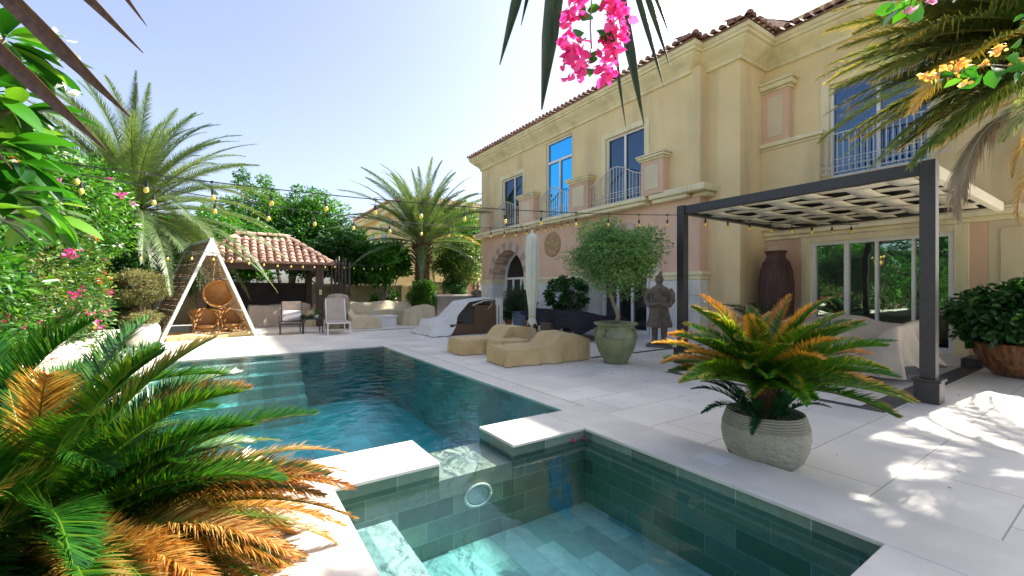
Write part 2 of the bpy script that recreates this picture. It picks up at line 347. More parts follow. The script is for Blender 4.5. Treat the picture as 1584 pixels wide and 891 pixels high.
TERRA=mat('terracotta_tile',(.32,.18,.12),(.17,.09,.06),.8,3.1,.5,30,dist=.006,detail=8)
TERRA2=mat('weathered_tile',(.50,.33,.25),(.33,.18,.13),.85,2.6,.5,30,dist=.006,detail=8)
WHITE=mat('white_frame',(.78,.78,.74),(.72,.72,.68),.35,2)
RAIL=mat('painted_railing',(.62,.60,.52),(.55,.53,.46),.45,6)
VOUS=[mat('voussoir_light',(.58,.46,.34),None,.85,3,.4,60,dist=.004),mat('voussoir_dark',(.42,.30,.22),None,.85,3,.4,60,dist=.004)]
GLB=glassmat('blue_glass',(.16,.24,.33),(.30,.36,.42),.42,clear=True,wob=.03)
GLA=glassmat('azure_glass',(.06,.52,.92),(.0,.10,.22),.8)
GLD=glassmat('dark_glass',(.36,.46,.43),(.006,.008,.008),.62,wob=.03)
GLK=glassmat('black_glass',(.5,.55,.55),(.006,.007,.008),.14)
CURT=mat('curtain',(.62,.60,.55),None,.9,8)
DARKM=mat('charcoal_metal',(.028,.026,.026),(.04,.037,.036),.42,20,.1,80,spec=.5)

# ------------------------------------------------------------ ground and deck
def sheet(name,xs,ys,skip,z,m,kind='structure'):
    mb=MB()
    for i in range(len(xs)-1):
        for j in range(len(ys)-1):
            cx=(xs[i]+xs[i+1])/2; cy=(ys[j]+ys[j+1])/2
            if any(a<cx<b and c<cy<d for a,b,c,d in skip): continue
            mb.add([(xs[i],ys[j],z),(xs[i+1],ys[j],z),(xs[i+1],ys[j+1],z),(xs[i],ys[j+1],z)],[(0,1,2,3)])
    o=mb.build(name,m,loc=(0,0,0)); return tag(o,kind=kind)
GROUND=mat('ground_sand',(.30,.24,.15),(.20,.18,.09),.95,.6,.6,8,dist=.03)
sheet('ground',[-900,-1.1,3.4,900],[-900,.6,10.9,900],[(-1.1,3.4,.6,10.9)],-.06,GROUND)
# planting beds are soil, left of the planter wall and behind the deck
sheet('planting_bed',[-9,-2.1,-1.15,.0],[-3,3.0,14.6,26],[(-2.1,0,3.0,26),(-9,-2.1,-9,3.0)] ,-.02,SOIL)
tag(MB().box(-9,-.02,-3,2.98,-.05,-.025).build('planting_bed',SOIL),kind='structure')
PX0,PX1,PY0,PY1=-1.0,3.27,3.6,10.75; SX0,SX1,SY0,SY1=.58,2.85,.77,3.03
sheet('patio',[-2.0,-1.0,-.0,3.39,14.5],[-4,.2,3.02,3.6,10.75,22.0],[(-1.0,3.39,.2,10.75),(-2.0,0,-4,3.02),(-2,-1,3.02,3.6)],0,DECK)
# the strip of deck between the pool's right edge and the raised kerb line
sheet('patio_edge',[3.27,3.39],[3.6,10.75],[],0,DECK)
# light coping round the main pool, with its groove
cp=MB(); cp.box(3.262,3.585,3.603,11.07,-.04,.006); cp.box(-1.30,3.259,10.742,11.07,-.04,.006); cp.box(-1.31,-.99,3.603,10.739,-.04,.006)
tag(cp.build('pool_coping',COPE,bevel=.004),kind='structure')
tag(MB().box(3.588,3.598,3.603,11.08,-.03,.0035).box(-1.3,3.585,11.073,11.083,-.03,.0035).build('drain_groove',mat('groove',(.12,.11,.1),None,.8)),kind='structure')
# raised coping round the spa
sc=MB(); z=.09
sc.box(2.838,3.39,.20,3.6,.062,z); sc.box(2.022,2.835,3.018,3.612,.062,z); sc.box(-1.31,1.353,3.018,3.612,.062,z); sc.box(-.0,.592,.2,3.015,.062,z); sc.box(.595,2.835,.20,.782,.062,z)
tag(sc.build('spa_coping',COPE,bevel=.006),kind='structure')
sb=MB(); sb.box(2.86,3.38,.21,3.59,-1.6,.0615); sb.box(.01,.57,.21,3.02,-1.6,.0615); sb.box(.571,2.859,.21,.76,-1.6,.0615)
tag(sb.build('spa_wall',TYZ),kind='structure')
tag(MB().box(.5715,2.8585,.7605,.7665,-1,.0610).build('spa_wall',TXZ),kind='structure')
tag(MB().box(2.03,2.8585,3.03,3.6,-1.6,.0612).box(-1.3,1.345,3.03,3.6,-1.6,.0612).build('pool_island',TXZ),kind='structure')
tag(MB().box(2.024,2.0295,3.0305,3.5995,-1.4,.0608).box(1.3455,1.351,3.0305,3.5995,-1.4,.0608).build('pool_island_side',TYZ),kind='structure')
SLAB=brick('spillway_tile',[(.40,.44,.30),(.28,.36,.26),(.46,.48,.40),(.34,.40,.33)],(.45,.5,.42),'XY',.42,.19,.003,rough=.35,noise=.22,nscale=14)
tag(MB().box(1.352,2.023,3.032,3.598,-.2,-.055).build('spillway_slab',SLAB),kind='structure')
tag(MB().box(1.352,2.023,3.034,3.596,-1.5,-.2005).build('spillway_wall',TXZ),kind='structure')
tag(MB().box(.56,2.87,.75,3.05,-.85,-.62).build('spa_floor',TXY),kind='structure')
tag(MB().box(.56,.98,.765,3.035,-.7,-.24).build('spa_bench',TXY),kind='structure')
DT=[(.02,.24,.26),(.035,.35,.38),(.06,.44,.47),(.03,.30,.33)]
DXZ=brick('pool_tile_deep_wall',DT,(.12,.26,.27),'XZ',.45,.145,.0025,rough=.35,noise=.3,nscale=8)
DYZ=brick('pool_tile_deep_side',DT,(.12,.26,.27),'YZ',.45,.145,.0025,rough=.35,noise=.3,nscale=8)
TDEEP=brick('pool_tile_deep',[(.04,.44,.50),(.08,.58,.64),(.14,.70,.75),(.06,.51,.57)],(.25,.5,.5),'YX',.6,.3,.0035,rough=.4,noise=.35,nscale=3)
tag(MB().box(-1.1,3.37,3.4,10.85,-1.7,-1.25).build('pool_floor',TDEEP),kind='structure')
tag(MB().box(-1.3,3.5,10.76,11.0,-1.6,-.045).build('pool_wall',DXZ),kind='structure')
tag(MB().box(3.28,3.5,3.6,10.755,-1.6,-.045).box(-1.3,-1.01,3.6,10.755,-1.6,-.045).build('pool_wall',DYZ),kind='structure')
st=MB()
for i in range(4): st.box(-1.005,1.35,10.76-.34*(i+1),10.758-.34*i,-1.4,-.14-.2*i)
tag(st.build('pool_steps',TXY),kind='structure')
# water: one body, a rippled surface over an absorbing volume
m,t,o=nt('pool_water'); L=t.links.new
tr=N(t,'ShaderNodeBsdfTransparent'); tr.inputs[0].default_value=(.93,1,.99,1)
gl=N(t,'ShaderNodeBsdfGlossy'); gl.inputs['Roughness'].default_value=.0; fr=N(t,'ShaderNodeFresnel'); fr.inputs[0].default_value=1.34
ms=N(t,'ShaderNodeMixShader'); L(fr.outputs[0],ms.inputs[0]); L(tr.outputs[0],ms.inputs[1]); L(gl.outputs[0],ms.inputs[2]); L(ms.outputs[0],o.inputs[0])
va=N(t,'ShaderNodeVolumeAbsorption'); va.inputs['Color'].default_value=(.12,.93,.925,1); va.inputs['Density'].default_value=.50; L(va.outputs[0],o.inputs['Volume'])
g=N(t,'ShaderNodeNewGeometry'); sp=N(t,'ShaderNodeSeparateXYZ'); L(g.outputs['Position'],sp.inputs[0])
n1=N(t,'ShaderNodeTexNoise'); n1.inputs['Scale'].default_value=5.5; n1.inputs['Detail'].default_value=4; n1.inputs['Distortion'].default_value=.6; L(g.outputs['Position'],n1.inputs[0])
mr=N(t,'ShaderNodeMapRange'); L(sp.outputs['Y'],mr.inputs[0]); mr.inputs[1].default_value=3.0; mr.inputs[2].default_value=5.2; mr.inputs[3].default_value=.05; mr.inputs[4].default_value=.6
b=N(t,'ShaderNodeBump'); b.inputs['Distance'].default_value=.02; L(mr.outputs[0],b.inputs['Strength']); L(n1.outputs[0],b.inputs['Height'])
L(b.outputs[0],fr.inputs['Normal']); L(b.outputs[0],gl.inputs['Normal'])
wb=MB(); xs=[SX0-.1,PX1+.06]
wb.prism([(-1.07,3.3),(.5,3.3),(.5,.74),(2.9,.74),(2.9,3.3),(3.32,3.3),(3.32,10.8),(-1.07,10.8)],'Z',-1.42,-.012)
ww=wb.build('water',m,loc=(0,0,-.012)); tag(ww,kind='structure')
# dark inlaid bands in the paving
bd=MB(); z0,z1=.001,.005
bd.box(6.38,11.25,1.72,1.98,z0,z1); bd.box(6.25,6.378,1.72,4.66,z0,z1); bd.box(6.379,7.9,4.54,4.66,z0,z1)
bd.box(6.3,10.2,6.42,6.54,z0,z1); bd.box(3.6,9.9,15.2,15.32,z0,z1)
tag(bd.build('paving_band',BAND),kind='structure')
tag(MB().box(11.25,11.94,2.0,4.75,.0,.15).build('door_step',DECK,bevel=.004),kind='structure')
tag(MB().box(11.23,11.92,1.72,1.98,.005,.155).build('door_step_edge',BAND),kind='structure')

# ------------------------------------------------------------ barrel tile roof plane
def tileplane(mb,P0,P1,up,slope,length,inset0=0,inset1=0,tw=.21,course=.34,r=.078,n=6,g=rng,endonly=None):
    P0=Vector(P0); P1=Vector(P1); e=(P1-P0); W=e.length; e.normalize(); up=Vector(up).normalized(); U=(up*cos(slope)+Vector((0,0,1))*sin(slope)); nrmv=e.cross(U); 
    if nrmv.z<0: nrmv=-nrmv
    k=int(W/tw); nc=int(length/course)
    for i in range(k):
        x=(i+.5)*W/k
        for j in range(nc if endonly is None else min(nc,endonly)):
            s0=j*course; f=(s0+course*.4)/length
            if x<inset0*f or x>W-inset1*f: continue
            a=P0+e*(x+g.normal()*.006)+U*(s0-.04)+nrmv*(.035+g.normal()*.004); b=a+U*(course+.06)-nrmv*.025; v=[]
            for p,rr in ((a,r*1.06),(b,r*.86)):
                for q in range(n+1):
                    th=PI*q/n; v.append(p+e*(-cos(th)*rr)+nrmv*(sin(th)*rr))
            mb.add(v,[(q,q+1,n+2+q,n+1+q) for q in range(n)]+[tuple(range(n+1))])
def ridge(mb,a,b,r=.12,step=.36,n=6):
    a=Vector(a); b=Vector(b); d=(b-a); L_=d.length; d.normalize(); sdv=d.cross(Vector((0,0,1))).normalized(); u=sdv.cross(d)
    for i in range(int(L_/step)):
        p=a+d*i*step+u*.02; q=p+d*(step+.07)-u*.02; v=[]
        for c,rr in ((p,r),(q,r*.82)):
            for k in range(n+1):
                th=PI*k/n; v.append(c-sdv*cos(th)*rr+u*sin(th)*rr)
        mb.add(v,[(k,k+1,n+2+k,n+1+k) for k in range(n)]+[tuple(range(n+1))])

# ------------------------------------------------------------ the villa
XA,XM,XB=10.3,10.65,11.9; YE=18.13; YA=6.91; YM=5.75; Y0=1.15; ZT=7.3
H=thing('villa','two storey cream and pink villa with tiled roof, arched doors and balconies on the right','house',(XA,Y0,0))
def wallX(mb,X,th,ya,yb,za,zb,holes):
    ys=sorted(set([ya,yb]+[h[0] for h in holes]+[h[1] for h in holes])); zs=sorted(set([za,zb]+[h[2] for h in holes]+[h[3] for h in holes]))
    for i in range(len(ys)-1):
        for j in range(len(zs)-1):
            cy=(ys[i]+ys[i+1])/2; cz=(zs[j]+zs[j+1])/2
            if any(h[0]<cy<h[1] and h[2]<cz<h[3] for h in holes): continue
            mb.box(X,X+th,ys[i],ys[i+1],zs[j],zs[j+1])
W1=(14.65,16.25,4.05,6.3); W2=(11.6,13.1,4.05,7.05); W3=(8.4,9.95,4.05,6.3)
A1=(15.83,1.27,1.9); A2=(9.47,1.27,1.9)
up=MB(); wallX(up,XA,.4,YA,YE,3.9,ZT,[W1,W2,W3]); up.box(XM,XM+.4,YM,YA-.001,.0,ZT); up.box(XM+.401,XB+.2,YM,YM+.3,0,ZT)
WB=(2.55,4.30,4.05,6.25); wallX(up,XB,.3,Y0,YM-.001,2.95,ZT,[WB]); up.box(XB+.3,19,Y0,Y0+.3,0,ZT); up.box(XA+.4,19,YE-.3,YE-.001,0,ZT)
up.box(XA+.001,XA+.399,YA-.3,YA-.001,4.2,ZT)
up.build('upper_wall',CREAM,H)
pk=MB(); ha=[(c-r,c+r,1.9,z+r) for c,r,z in (A1,A2)]
wallX(pk,XA+.002,.395,YA+.001,YE-.002,1.9,3.9,ha); MB().box(XA+.003,XM-.001,YA-.29,YA,0,3.9).build('lower_wall',PINK,H)
for c,r,z in (A1,A2):       # spandrels over the arches
    K=16
    for i in range(K):
        a0=PI*i/K; a1=PI*(i+1)/K
        y0,y1=c-r*cos(a0),c-r*cos(a1); pk.prism([(y0,z+r*sin(a0)),(y1,z+r*sin(a1)),(y1,z+r),(y0,z+r)],'X',XA+.002,XA+.397)
DB=(2.21,4.68,.15,2.56); MB().box(XB+.002,XB+.297,1.75,2.0,0,2.7).build('lower_wall',PINK,H); MB().box(XB+.002,XB+.297,4.9,YM-.002,0,2.7).build('lower_wall',PINK,H)
pk.build('lower_wall',PINK,H)
bl=MB(); zz=[0,.42,.84,1.26,1.68]
segs=[(YA+.001,A2[0]-A2[1]),(A2[0]+A2[1],A1[0]-A1[1]),(A1[0]+A1[1],YE-.001)]
for a,b in segs:
    for k in range(4): bl.box(XA-.02,XA+.8,a,b,zz[k]+(0 if k==0 else .012),zz[k+1])
    bl.box(XA+.0,XA+.79,a+.01,b-.01,0,1.68); bl.build('stone_base',BLOCK,H,bevel=.006); bl=MB()
for k in range(4): bl.box(XA-.018,XM-.002,YA-.315,YA-.001,zz[k]+(0 if k==0 else .012),zz[k+1])
bl.build('stone_base',BLOCK,H,bevel=.006)
dd=MB()
for a,b in segs:
    dd.box(XA-.05,XA+.8,a-.02,b+.02,1.682,1.80); dd.box(XA-.09,XA+.81,a-.04,b+.04,1.801,1.90); dd.build('dado_moulding',TRIM,H,bevel=.015); dd=MB()
dd.box(XA-.048,XM-.003,YA-.36,YA-.022,1.682,1.80); dd.box(XA-.088,XM-.001,YA-.40,YA-.042,1.801,1.90)
dd.build('dado_moulding',TRIM,H,bevel=.015)
for ci,(c,r,z) in enumerate((A1,A2)):       # voussoirs and the deep banded reveal
    for i in range(17):
        a0=PI*i/17; a1=PI*(i+1)/17; ro=r+(.42 if i%2 else .36); mb=MB() if i==0 else mb
    for par in (0,1):
        mb=MB()
        for i in range(par,17,2):
            a0=PI*i/17; a1=PI*(i+1)/17; ro=r+(.40 if i%2==0 else .34); am=(a0+a1)/2
            p=[(c-q*cos(a),z+q*sin(a)) for q,a in ((r,a0),(ro,a0),(ro,a1),(r,a1))]
            mb.prism(p,'X',XA-.025,XA+.0); 
            p=[(c-q*cos(a),z+q*sin(a)) for q,a in ((r,a0),(r+.12,a0),(r+.12,a1),(r,a1))]; mb.prism(p,'X',XA+.0005,XA+.8)
        mb.build('arch_stones',VOUS[par],H)
# doors inside the arches
def slab_arch(mb,c,r,z,x0,x1,ri):
    K=18
    for i in range(K):
        a0=PI*i/K; a1=PI*(i+1)/K
        mb.prism([(c-ri*cos(a0),z+ri*sin(a0)),(c-r*cos(a0),z+r*sin(a0)),(c-r*cos(a1),z+r*sin(a1)),(c-ri*cos(a1),z+ri*sin(a1))],'X',x0,x1)
for c,r,z in (A1,A2):
    g_=MB(); g_.box(XA+.78,XA+.79,c-r,c+r,.0,z+r); dr=g_.build('arched_door',GLK,H)
    f=MB(); slab_arch(f,c,r,z,XA+.70,XA+.77,r-.08)
    f.box(XA+.70,XA+.77,c-r,c-r+.08,0,z); f.box(XA+.70,XA+.77,c+r-.08,c+r,0,z); f.box(XA+.702,XA+.768,c-r+.08,c+r-.08,z-.0,z+.09)
    for y in (c-.62,c+.62,c): f.box(XA+.704,XA+.766,y-.045,y+.045,0,z)
    f.box(XA+.706,XA+.764,c-.6,c+.6,0,.12)
    f.build('door_frame',WHITE,dr)
    h=MB(); h.tube([(XA+.70,c-.07,.95),(XA+.66,c-.07,.95),(XA+.66,c-.07,1.08),(XA+.70,c-.07,1.08)],.01); h.build('handle',RAIL,dr)
# windows
def window(X,y0,y1,z0,z1,glass,mull=(),trans=(),fw=.06,name='window',curt=False):
    p=MB().box(X+.12,X+.13,y0,y1,z0,z1).build(name,WHITE if False else glass,H)
    f=MB()
    f.box(X+.06,X+.118,y0,y0+fw,z0,z1); f.box(X+.06,X+.118,y1-fw,y1,z0,z1); f.box(X+.061,X+.117,y0+fw,y1-fw,z1-fw,z1); f.box(X+.061,X+.117,y0+fw,y1-fw,z0,z0+fw)
    for y in mull: f.box(X+.065,X+.115,y-fw*.55,y+fw*.55,z0+fw,(trans[0] if trans else z1)-fw*.4)
    for zt in trans: f.box(X+.063,X+.116,y0+fw,y1-fw,zt-fw*.6,zt+fw*.8)
    f.build('frame',WHITE,p)
    if glass is GLB:
        for c0,c1 in ((y0,y0+(y1-y0)*.22),(y1-(y1-y0)*.26,y1)):
            V=[(X+.24+.02*sin((c0+(c1-c0)*i/30)*60),c0+(c1-c0)*i/30,zz_) for i in range(31) for zz_ in (z0,z1)]
            MB().add(V,[(2*i,2*i+2,2*i+3,2*i+1) for i in range(30)]).build('curtain',CURT,p,smooth=True)
    return p
window(XA,*W1,GLB,mull=(15.35,)); window(XA,*W2,GLA,mull=(12.35,),trans=(6.27,)); window(XA,*W3,GLB,mull=(9.2,)); window(XB,*WB,GLB,mull=(3.4,))
# plain cream surrounds
for y0,y1,z1,X in ((W1[0],W1[1],W1[3],XA),(W3[0],W3[1],W3[3],XA),(WB[0],WB[1],WB[3],XB)):
    s_=MB(); s_.box(X-.03,X+.05,y0-.18,y0-.001,4.02,z1+.18); s_.box(X-.03,X+.05,y1+.001,y1+.18,4.02,z1+.18); s_.box(X-.0299,X+.05,y0-.0005,y1+.0005,z1+.002,z1+.18)
    s_.build('window_surround',TRIM,H,bevel=.012)
# balcony piers with caps and inset panels
def pier(X,ya,yb,z0,z1,pr=.28):
    p=MB().box(X-pr,X+.0,ya,yb,z0,z1).build('balcony_pier',PINK,H)
    c=MB(); c.box(X-pr-.04,X,ya-.04,yb+.04,z1+.0005,z1+.06); c.box(X-pr-.09,X,ya-.09,yb+.09,z1+.061,z1+.13); c.box(X-pr-.12,X,ya-.12,yb+.12,z1+.131,z1+.18); c.build('cap',TRIM,p,bevel=.018)
    w_=(yb-ya); q=MB(); q.box(X-pr-.012,X-pr-.0005,ya+w_*.2,yb-w_*.2,z0+.16,z1-.13); q.build('panel',PANEL,p,bevel=.004)
for a,b in ((17.0,17.85),(13.55,14.55),(10.5,11.45),(7.55,8.3)): pier(XA,a,b,4.1,5.08)
b_=MB()
for a,b in ((14.35,18.35),(8.15,14.2)):
    b_.box(XA-.32,XA,a,b,3.86,3.97); b_.box(XA-.38,XA,a-.04,b+.04,3.9705,4.09)
b_.box(XA-.2,XA,YA-.05,8.0,3.86,3.97); b_.box(XA-.28,XA,YA-.1,8.05,3.9705,4.15); b_.box(XA+.0005,XM+.02,YA-.5,YA-.05,3.861,3.969); b_.box(XA-.279,XM+.021,YA-.58,YA-.101,3.971,4.149)
b_.build('balcony_ledge',TRIM,H,bevel=.03)
def rail(X,y0,y1,z0,zl,zm,n):
    r_=MB(); top=lambda y: zl+(zm-zl)*(.5-.5*cos(2*PI*(y-y0)/(y1-y0)))
    ys=[y0+(y1-y0)*i/n for i in range(n+1)]
    for i,y in enumerate(ys):
        r_.bar((X,y,z0+.05),(X,y,top(y)),.016)
        if 0<i<n:
            r_.lathe([(.0,-.03),(.022,-.02),(.03,0),(.022,.02),(0,.03)],6,(X,y,z0+.28),capb=False)
    for i in range(24):
        a=y0+(y1-y0)*i/24; b=y0+(y1-y0)*(i+1)/24; r_.bar((X,a,top(a)),(X,b,top(b)),.035,.022)
    r_.bar((X,y0,z0+.06),(X,y1,z0+.06),.026,.02); r_.bar((X,y0,z0+.2),(X,y1,z0+.2),.02,.014); r_.bar((X,y0,z0+.36),(X,y1,z0+.36),.02,.014)
    r_.build('balcony_railing',RAIL,H)
rail(XA-.17,14.56,16.99,4.09,4.85,5.25,19); rail(XA-.17,11.46,13.54,4.09,4.85,5.25,16); rail(XA-.17,8.31,10.49,4.09,4.85,5.25,17)
rail(XB-.2,2.2,4.40,4.05,5.0,5.02,20)
# wing B: parapet, pilaster, mouldings, sliding door
MB().box(XB-.25,XB-.001,4.41,YM-.001,2.951,5.0).build('balcony_parapet',CREAM,H)
q=MB(); q.box(XB-.29,XB-.001,4.37,YM-.001,5.001,5.06); q.box(XB-.35,XB-.001,4.31,YM-.001,5.061,5.17); q.build('parapet_cap',TRIM,H,bevel=.02)
pl=MB().box(XB-.2,XB-.001,5.1,YM-.001,5.171,6.5).build('pilaster',PINK,H)
q=MB(); q.box(XB-.24,XB-.001,5.05,YM-.001,6.501,6.56); q.box(XB-.32,XB-.001,4.98,YM-.001,6.561,6.68); q.box(XB-.36,XB-.001,4.93,YM-.001,6.681,6.75); q.build('cap',TRIM,pl,bevel=.02)
MB().box(XB-.212,XB-.2005,5.24,5.6,5.35,6.36).build('panel',PANEL,pl,bevel=.004)
q=MB(); q.box(XB-.06,XB,Y0,YM-.001,2.701,2.80); q.box(XB-.13,XB,Y0,YM-.001,2.801,2.90); q.box(XB-.16,XB,Y0,YM-.001,2.901,2.949); q.build('storey_moulding',TRIM,H,bevel=.018)
MB().box(XB-.02,XB+.001,Y0,1.6,.0,2.55).box(XB+.0015,XB+.3,Y0,1.749,0,2.7).build('cream_panel',PANEL,H,bevel=.005)
s_=MB(); s_.box(XB-.03,XB+.3,DB[1]+.001,4.9,.0,2.699); s_.box(XB-.03,XB+.3,2.0,DB[0]-.001,.0,2.699); s_.box(XB-.0295,XB+.3,DB[0]-.0005,DB[1]+.0005,2.561,2.698); s_.build('door_surround',TRIM,H,bevel=.008)
dr=MB().box(XB+.10,XB+.11,DB[0],DB[1],DB[2],DB[3]).build('sliding_door',GLD,H)
f=MB()
f.box(XB+.02,XB+.098,DB[0],DB[0]+.08,.15,2.56); f.box(XB+.02,XB+.098,DB[1]-.08,DB[1],.15,2.56); f.box(XB+.021,XB+.097,DB[0]+.08,DB[1]-.08,2.48,2.56); f.box(XB+.021,XB+.097,DB[0]+.08,DB[1]-.08,.15,.24)
for y,ww_ in ((2.82,.05),(3.43,.05),(3.98,.09)): f.box(XB+.03,XB+.096,y-ww_/2,y+ww_/2,.24,2.48)
f.build('frame',WHITE,dr)
h=MB(); h.tube([(XB+.03,3.36,.95),(XB-.01,3.36,.95),(XB-.01,3.36,1.2),(XB+.03,3.36,1.2)],.009); h.build('handle',RAIL,dr)
MB().box(XB-.012,XB+.001,5.42,5.7,2.38,2.56).box(XB-.018,XB-.0125,5.44,5.68,2.40,2.54).build('air_vent',PANEL,H)
# medallion
md=MB(); prof=[(0,.05),(.12,.05),(.16,.035),(.2,.05),(.3,.055),(.36,.03),(.4,.05),(.46,.055),(.47,.0)]
v=[]; n=32
for r_,h_ in prof:
    for j in range(n):
        a=2*PI*j/n; hh=h_+(.014*sin(8*a) if .1<r_<.4 else 0); v.append((XA-hh,12.69+r_*cos(a),3.14+r_*sin(a)))
md.add(v,[(i*n+j,i*n+(j+1)%n,(i+1)*n+(j+1)%n,(i+1)*n+j) for i in range(len(prof)-1) for j in range(n)])
md.build('wall_medallion',mat('medallion_stone',(.48,.33,.16),(.34,.21,.10),.85,9,.9,35,dist=.02),H,smooth=True)
# cornice: profile swept along the eaves with mitred corners
path=[(XA,YE),(XA,YA),(XM,YA),(XM,YM),(XB,YM),(XB,Y0-.3)]
prof=[(0,7.16),(.06,7.16),(.075,7.20),(.06,7.23),(.05,7.25),(.09,7.29),(.15,7.36),(.26,7.45),(.33,7.52),(.34,7.56),(.40,7.575),(.40,7.63),(.45,7.66),(.46,7.76),(.0,7.765)]
path=[(19,YE)]+path+[(19,Y0-.3)] if False else [(XA+6,YE)]+path
out=[]
def nv(a,b): d=Vector((b[0]-a[0],b[1]-a[1])).normalized(); return Vector((d.y,-d.x))  # outward normal (left villa side)
V=[]
for i,p in enumerate(path):
    ns=[]
    if i>0: ns.append(nv(path[i-1],p))
    if i<len(path)-1: ns.append(nv(p,path[i+1]))
    m_=ns[0] if len(ns)==1 else (ns[0]+ns[1])/(1+ns[0].dot(ns[1]))
    V.append(m_)
# choose the sign that points to -X on the long facade
sg=-1 if V[1].x>0 else 1
cm=MB(); k=len(prof); vv=[]
for p,m_ in zip(path,V):
    for o_,z_ in prof: vv.append((p[0]+m_.x*sg*o_,p[1]+m_.y*sg*o_,z_))
cm.add(vv,[(i*k+j,i*k+(j+1)%k,(i+1)*k+(j+1)%k,(i+1)*k+j) for i in range(len(path)-1) for j in range(k)])
cm.build('cornice',TRIM,H)
# roof: low hipped planes with barrel tiles
rf=MB(); sl=R(17); ez=7.79
E_=lambda x,y,z=ez: (x,y,z)
for x0,ya,yb in ((XA-.5,YA-.46,YE+.5),(XM-.5,YM-.46,YA-.46),(XB-.5,Y0-.5,YM-.46)):
    zt=ez+(14.8-x0)*math.tan(sl); rf.add([E_(x0,ya),E_(x0,yb),(14.8,yb,zt),(14.8,ya,zt),(x0,ya,ez-.04),(x0,yb,ez-.04)],[(0,1,2,3),(0,4,5,1)])
rf.add([(XM-.5,YM-.46,ez),(15,YM-.46,ez),(15,YM-.46,9.1),(XM-.5+1,YM-.46,ez+.3)],[(0,1,2,3)])
roof=rf.build('roof',TERRA,H)
tl=MB()
tileplane(tl,(XA-.52,YA-.46,ez),(XA-.52,YE+.5,ez),(1,0,0),sl,1.7); tileplane(tl,(XM-.52,YM-.4,ez),(XM-.52,YA-.46,ez),(1,0,0),sl,1.7); tileplane(tl,(XB-.52,Y0-.5,ez),(XB-.52,YM-.46,ez),(1,0,0),sl,1.7)
tileplane(tl,(XM-.5,YM-.5,ez),(XB-.3,YM-.5,ez),(0,1,0),sl,.7); tileplane(tl,(XA-.5,YA-.5,ez),(XM-.4,YA-.5,ez),(0,1,0),sl,.7); 
ridge(tl,(XM-.5,YM-.5,ez+.05),(XM+.5,YM+.5,ez+.30),r=.09); ridge(tl,(XA-.5,YA-.5,ez+.05),(XA+.5,YA+.5,ez+.30),r=.09)
tl.build('roof_tiles',TERRA,roof)
MB().box(13.6,19,Y0,4.35,7.5,10.1).box(14.5,19,4.3505,YM+2.2,7.5,9.75).build('roof_tower',CREAM,H)
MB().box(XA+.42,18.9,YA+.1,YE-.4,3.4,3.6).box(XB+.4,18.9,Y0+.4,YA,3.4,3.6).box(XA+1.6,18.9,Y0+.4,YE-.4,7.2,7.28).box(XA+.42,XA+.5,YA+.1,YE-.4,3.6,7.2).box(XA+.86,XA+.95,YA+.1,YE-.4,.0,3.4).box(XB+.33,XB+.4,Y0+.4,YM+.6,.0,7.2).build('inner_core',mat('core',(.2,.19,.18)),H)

# ------------------------------------------------------------ neighbour villa beyond the palms
NB=thing('neighbour_villa','distant cream villa behind the central palm tree','house',(10,30,0))
MB().box(10,24,30,39,0,7.0).build('wall',CREAM,NB)
MB().box(9.55,24.4,29.55,39.4,6.9,7.25).box(9.4,24.5,29.4,39.5,7.251,7.5).build('cornice',TRIM,NB,bevel=.05)
r_=MB(); r_.add([(9.3,29.3,7.5),(24.6,29.3,7.5),(24.6,39.6,7.5),(9.3,39.6,7.5),(14.4,34.4,9.3),(19.6,34.4,9.3)],[(0,1,5,4),(1,2,5),(2,3,4,5),(3,0,4)])
rr=r_.build('roof',TERRA2,NB)
tl=MB(); tileplane(tl,(9.3,29.3,7.52),(24.6,29.3,7.52),(0,1,0),R(19),5.3,5.1,5.1,tw=.3,course=.5,r=.12,n=4); tileplane(tl,(9.3,39.6,7.52),(9.3,29.3,7.52),(1,0,0),R(19),5.3,5,5,tw=.3,course=.5,r=.12,n=4); tl.build('tiles',TERRA2,rr)
for x in (11.5,14.5,17.5):
    p=MB().box(x,x+1.1,29.97,30.02,4.4,6.0).build('window',GLK,NB); MB().box(x-.15,x-.001,29.93,30.01,4.3,6.1).box(x+1.101,x+1.25,29.93,30.01,4.3,6.1).box(x,x+1.1,29.935,30.01,6.001,6.1).build('frame',TRIM,p)
p=MB().box(9.97,10.02,32,33.2,4.4,6).build('window',GLK,NB)
p=MB().box(9.97,10.02,35.2,36.4,4.4,6).build('window',GLK,NB)
from mathutils import noise as mn
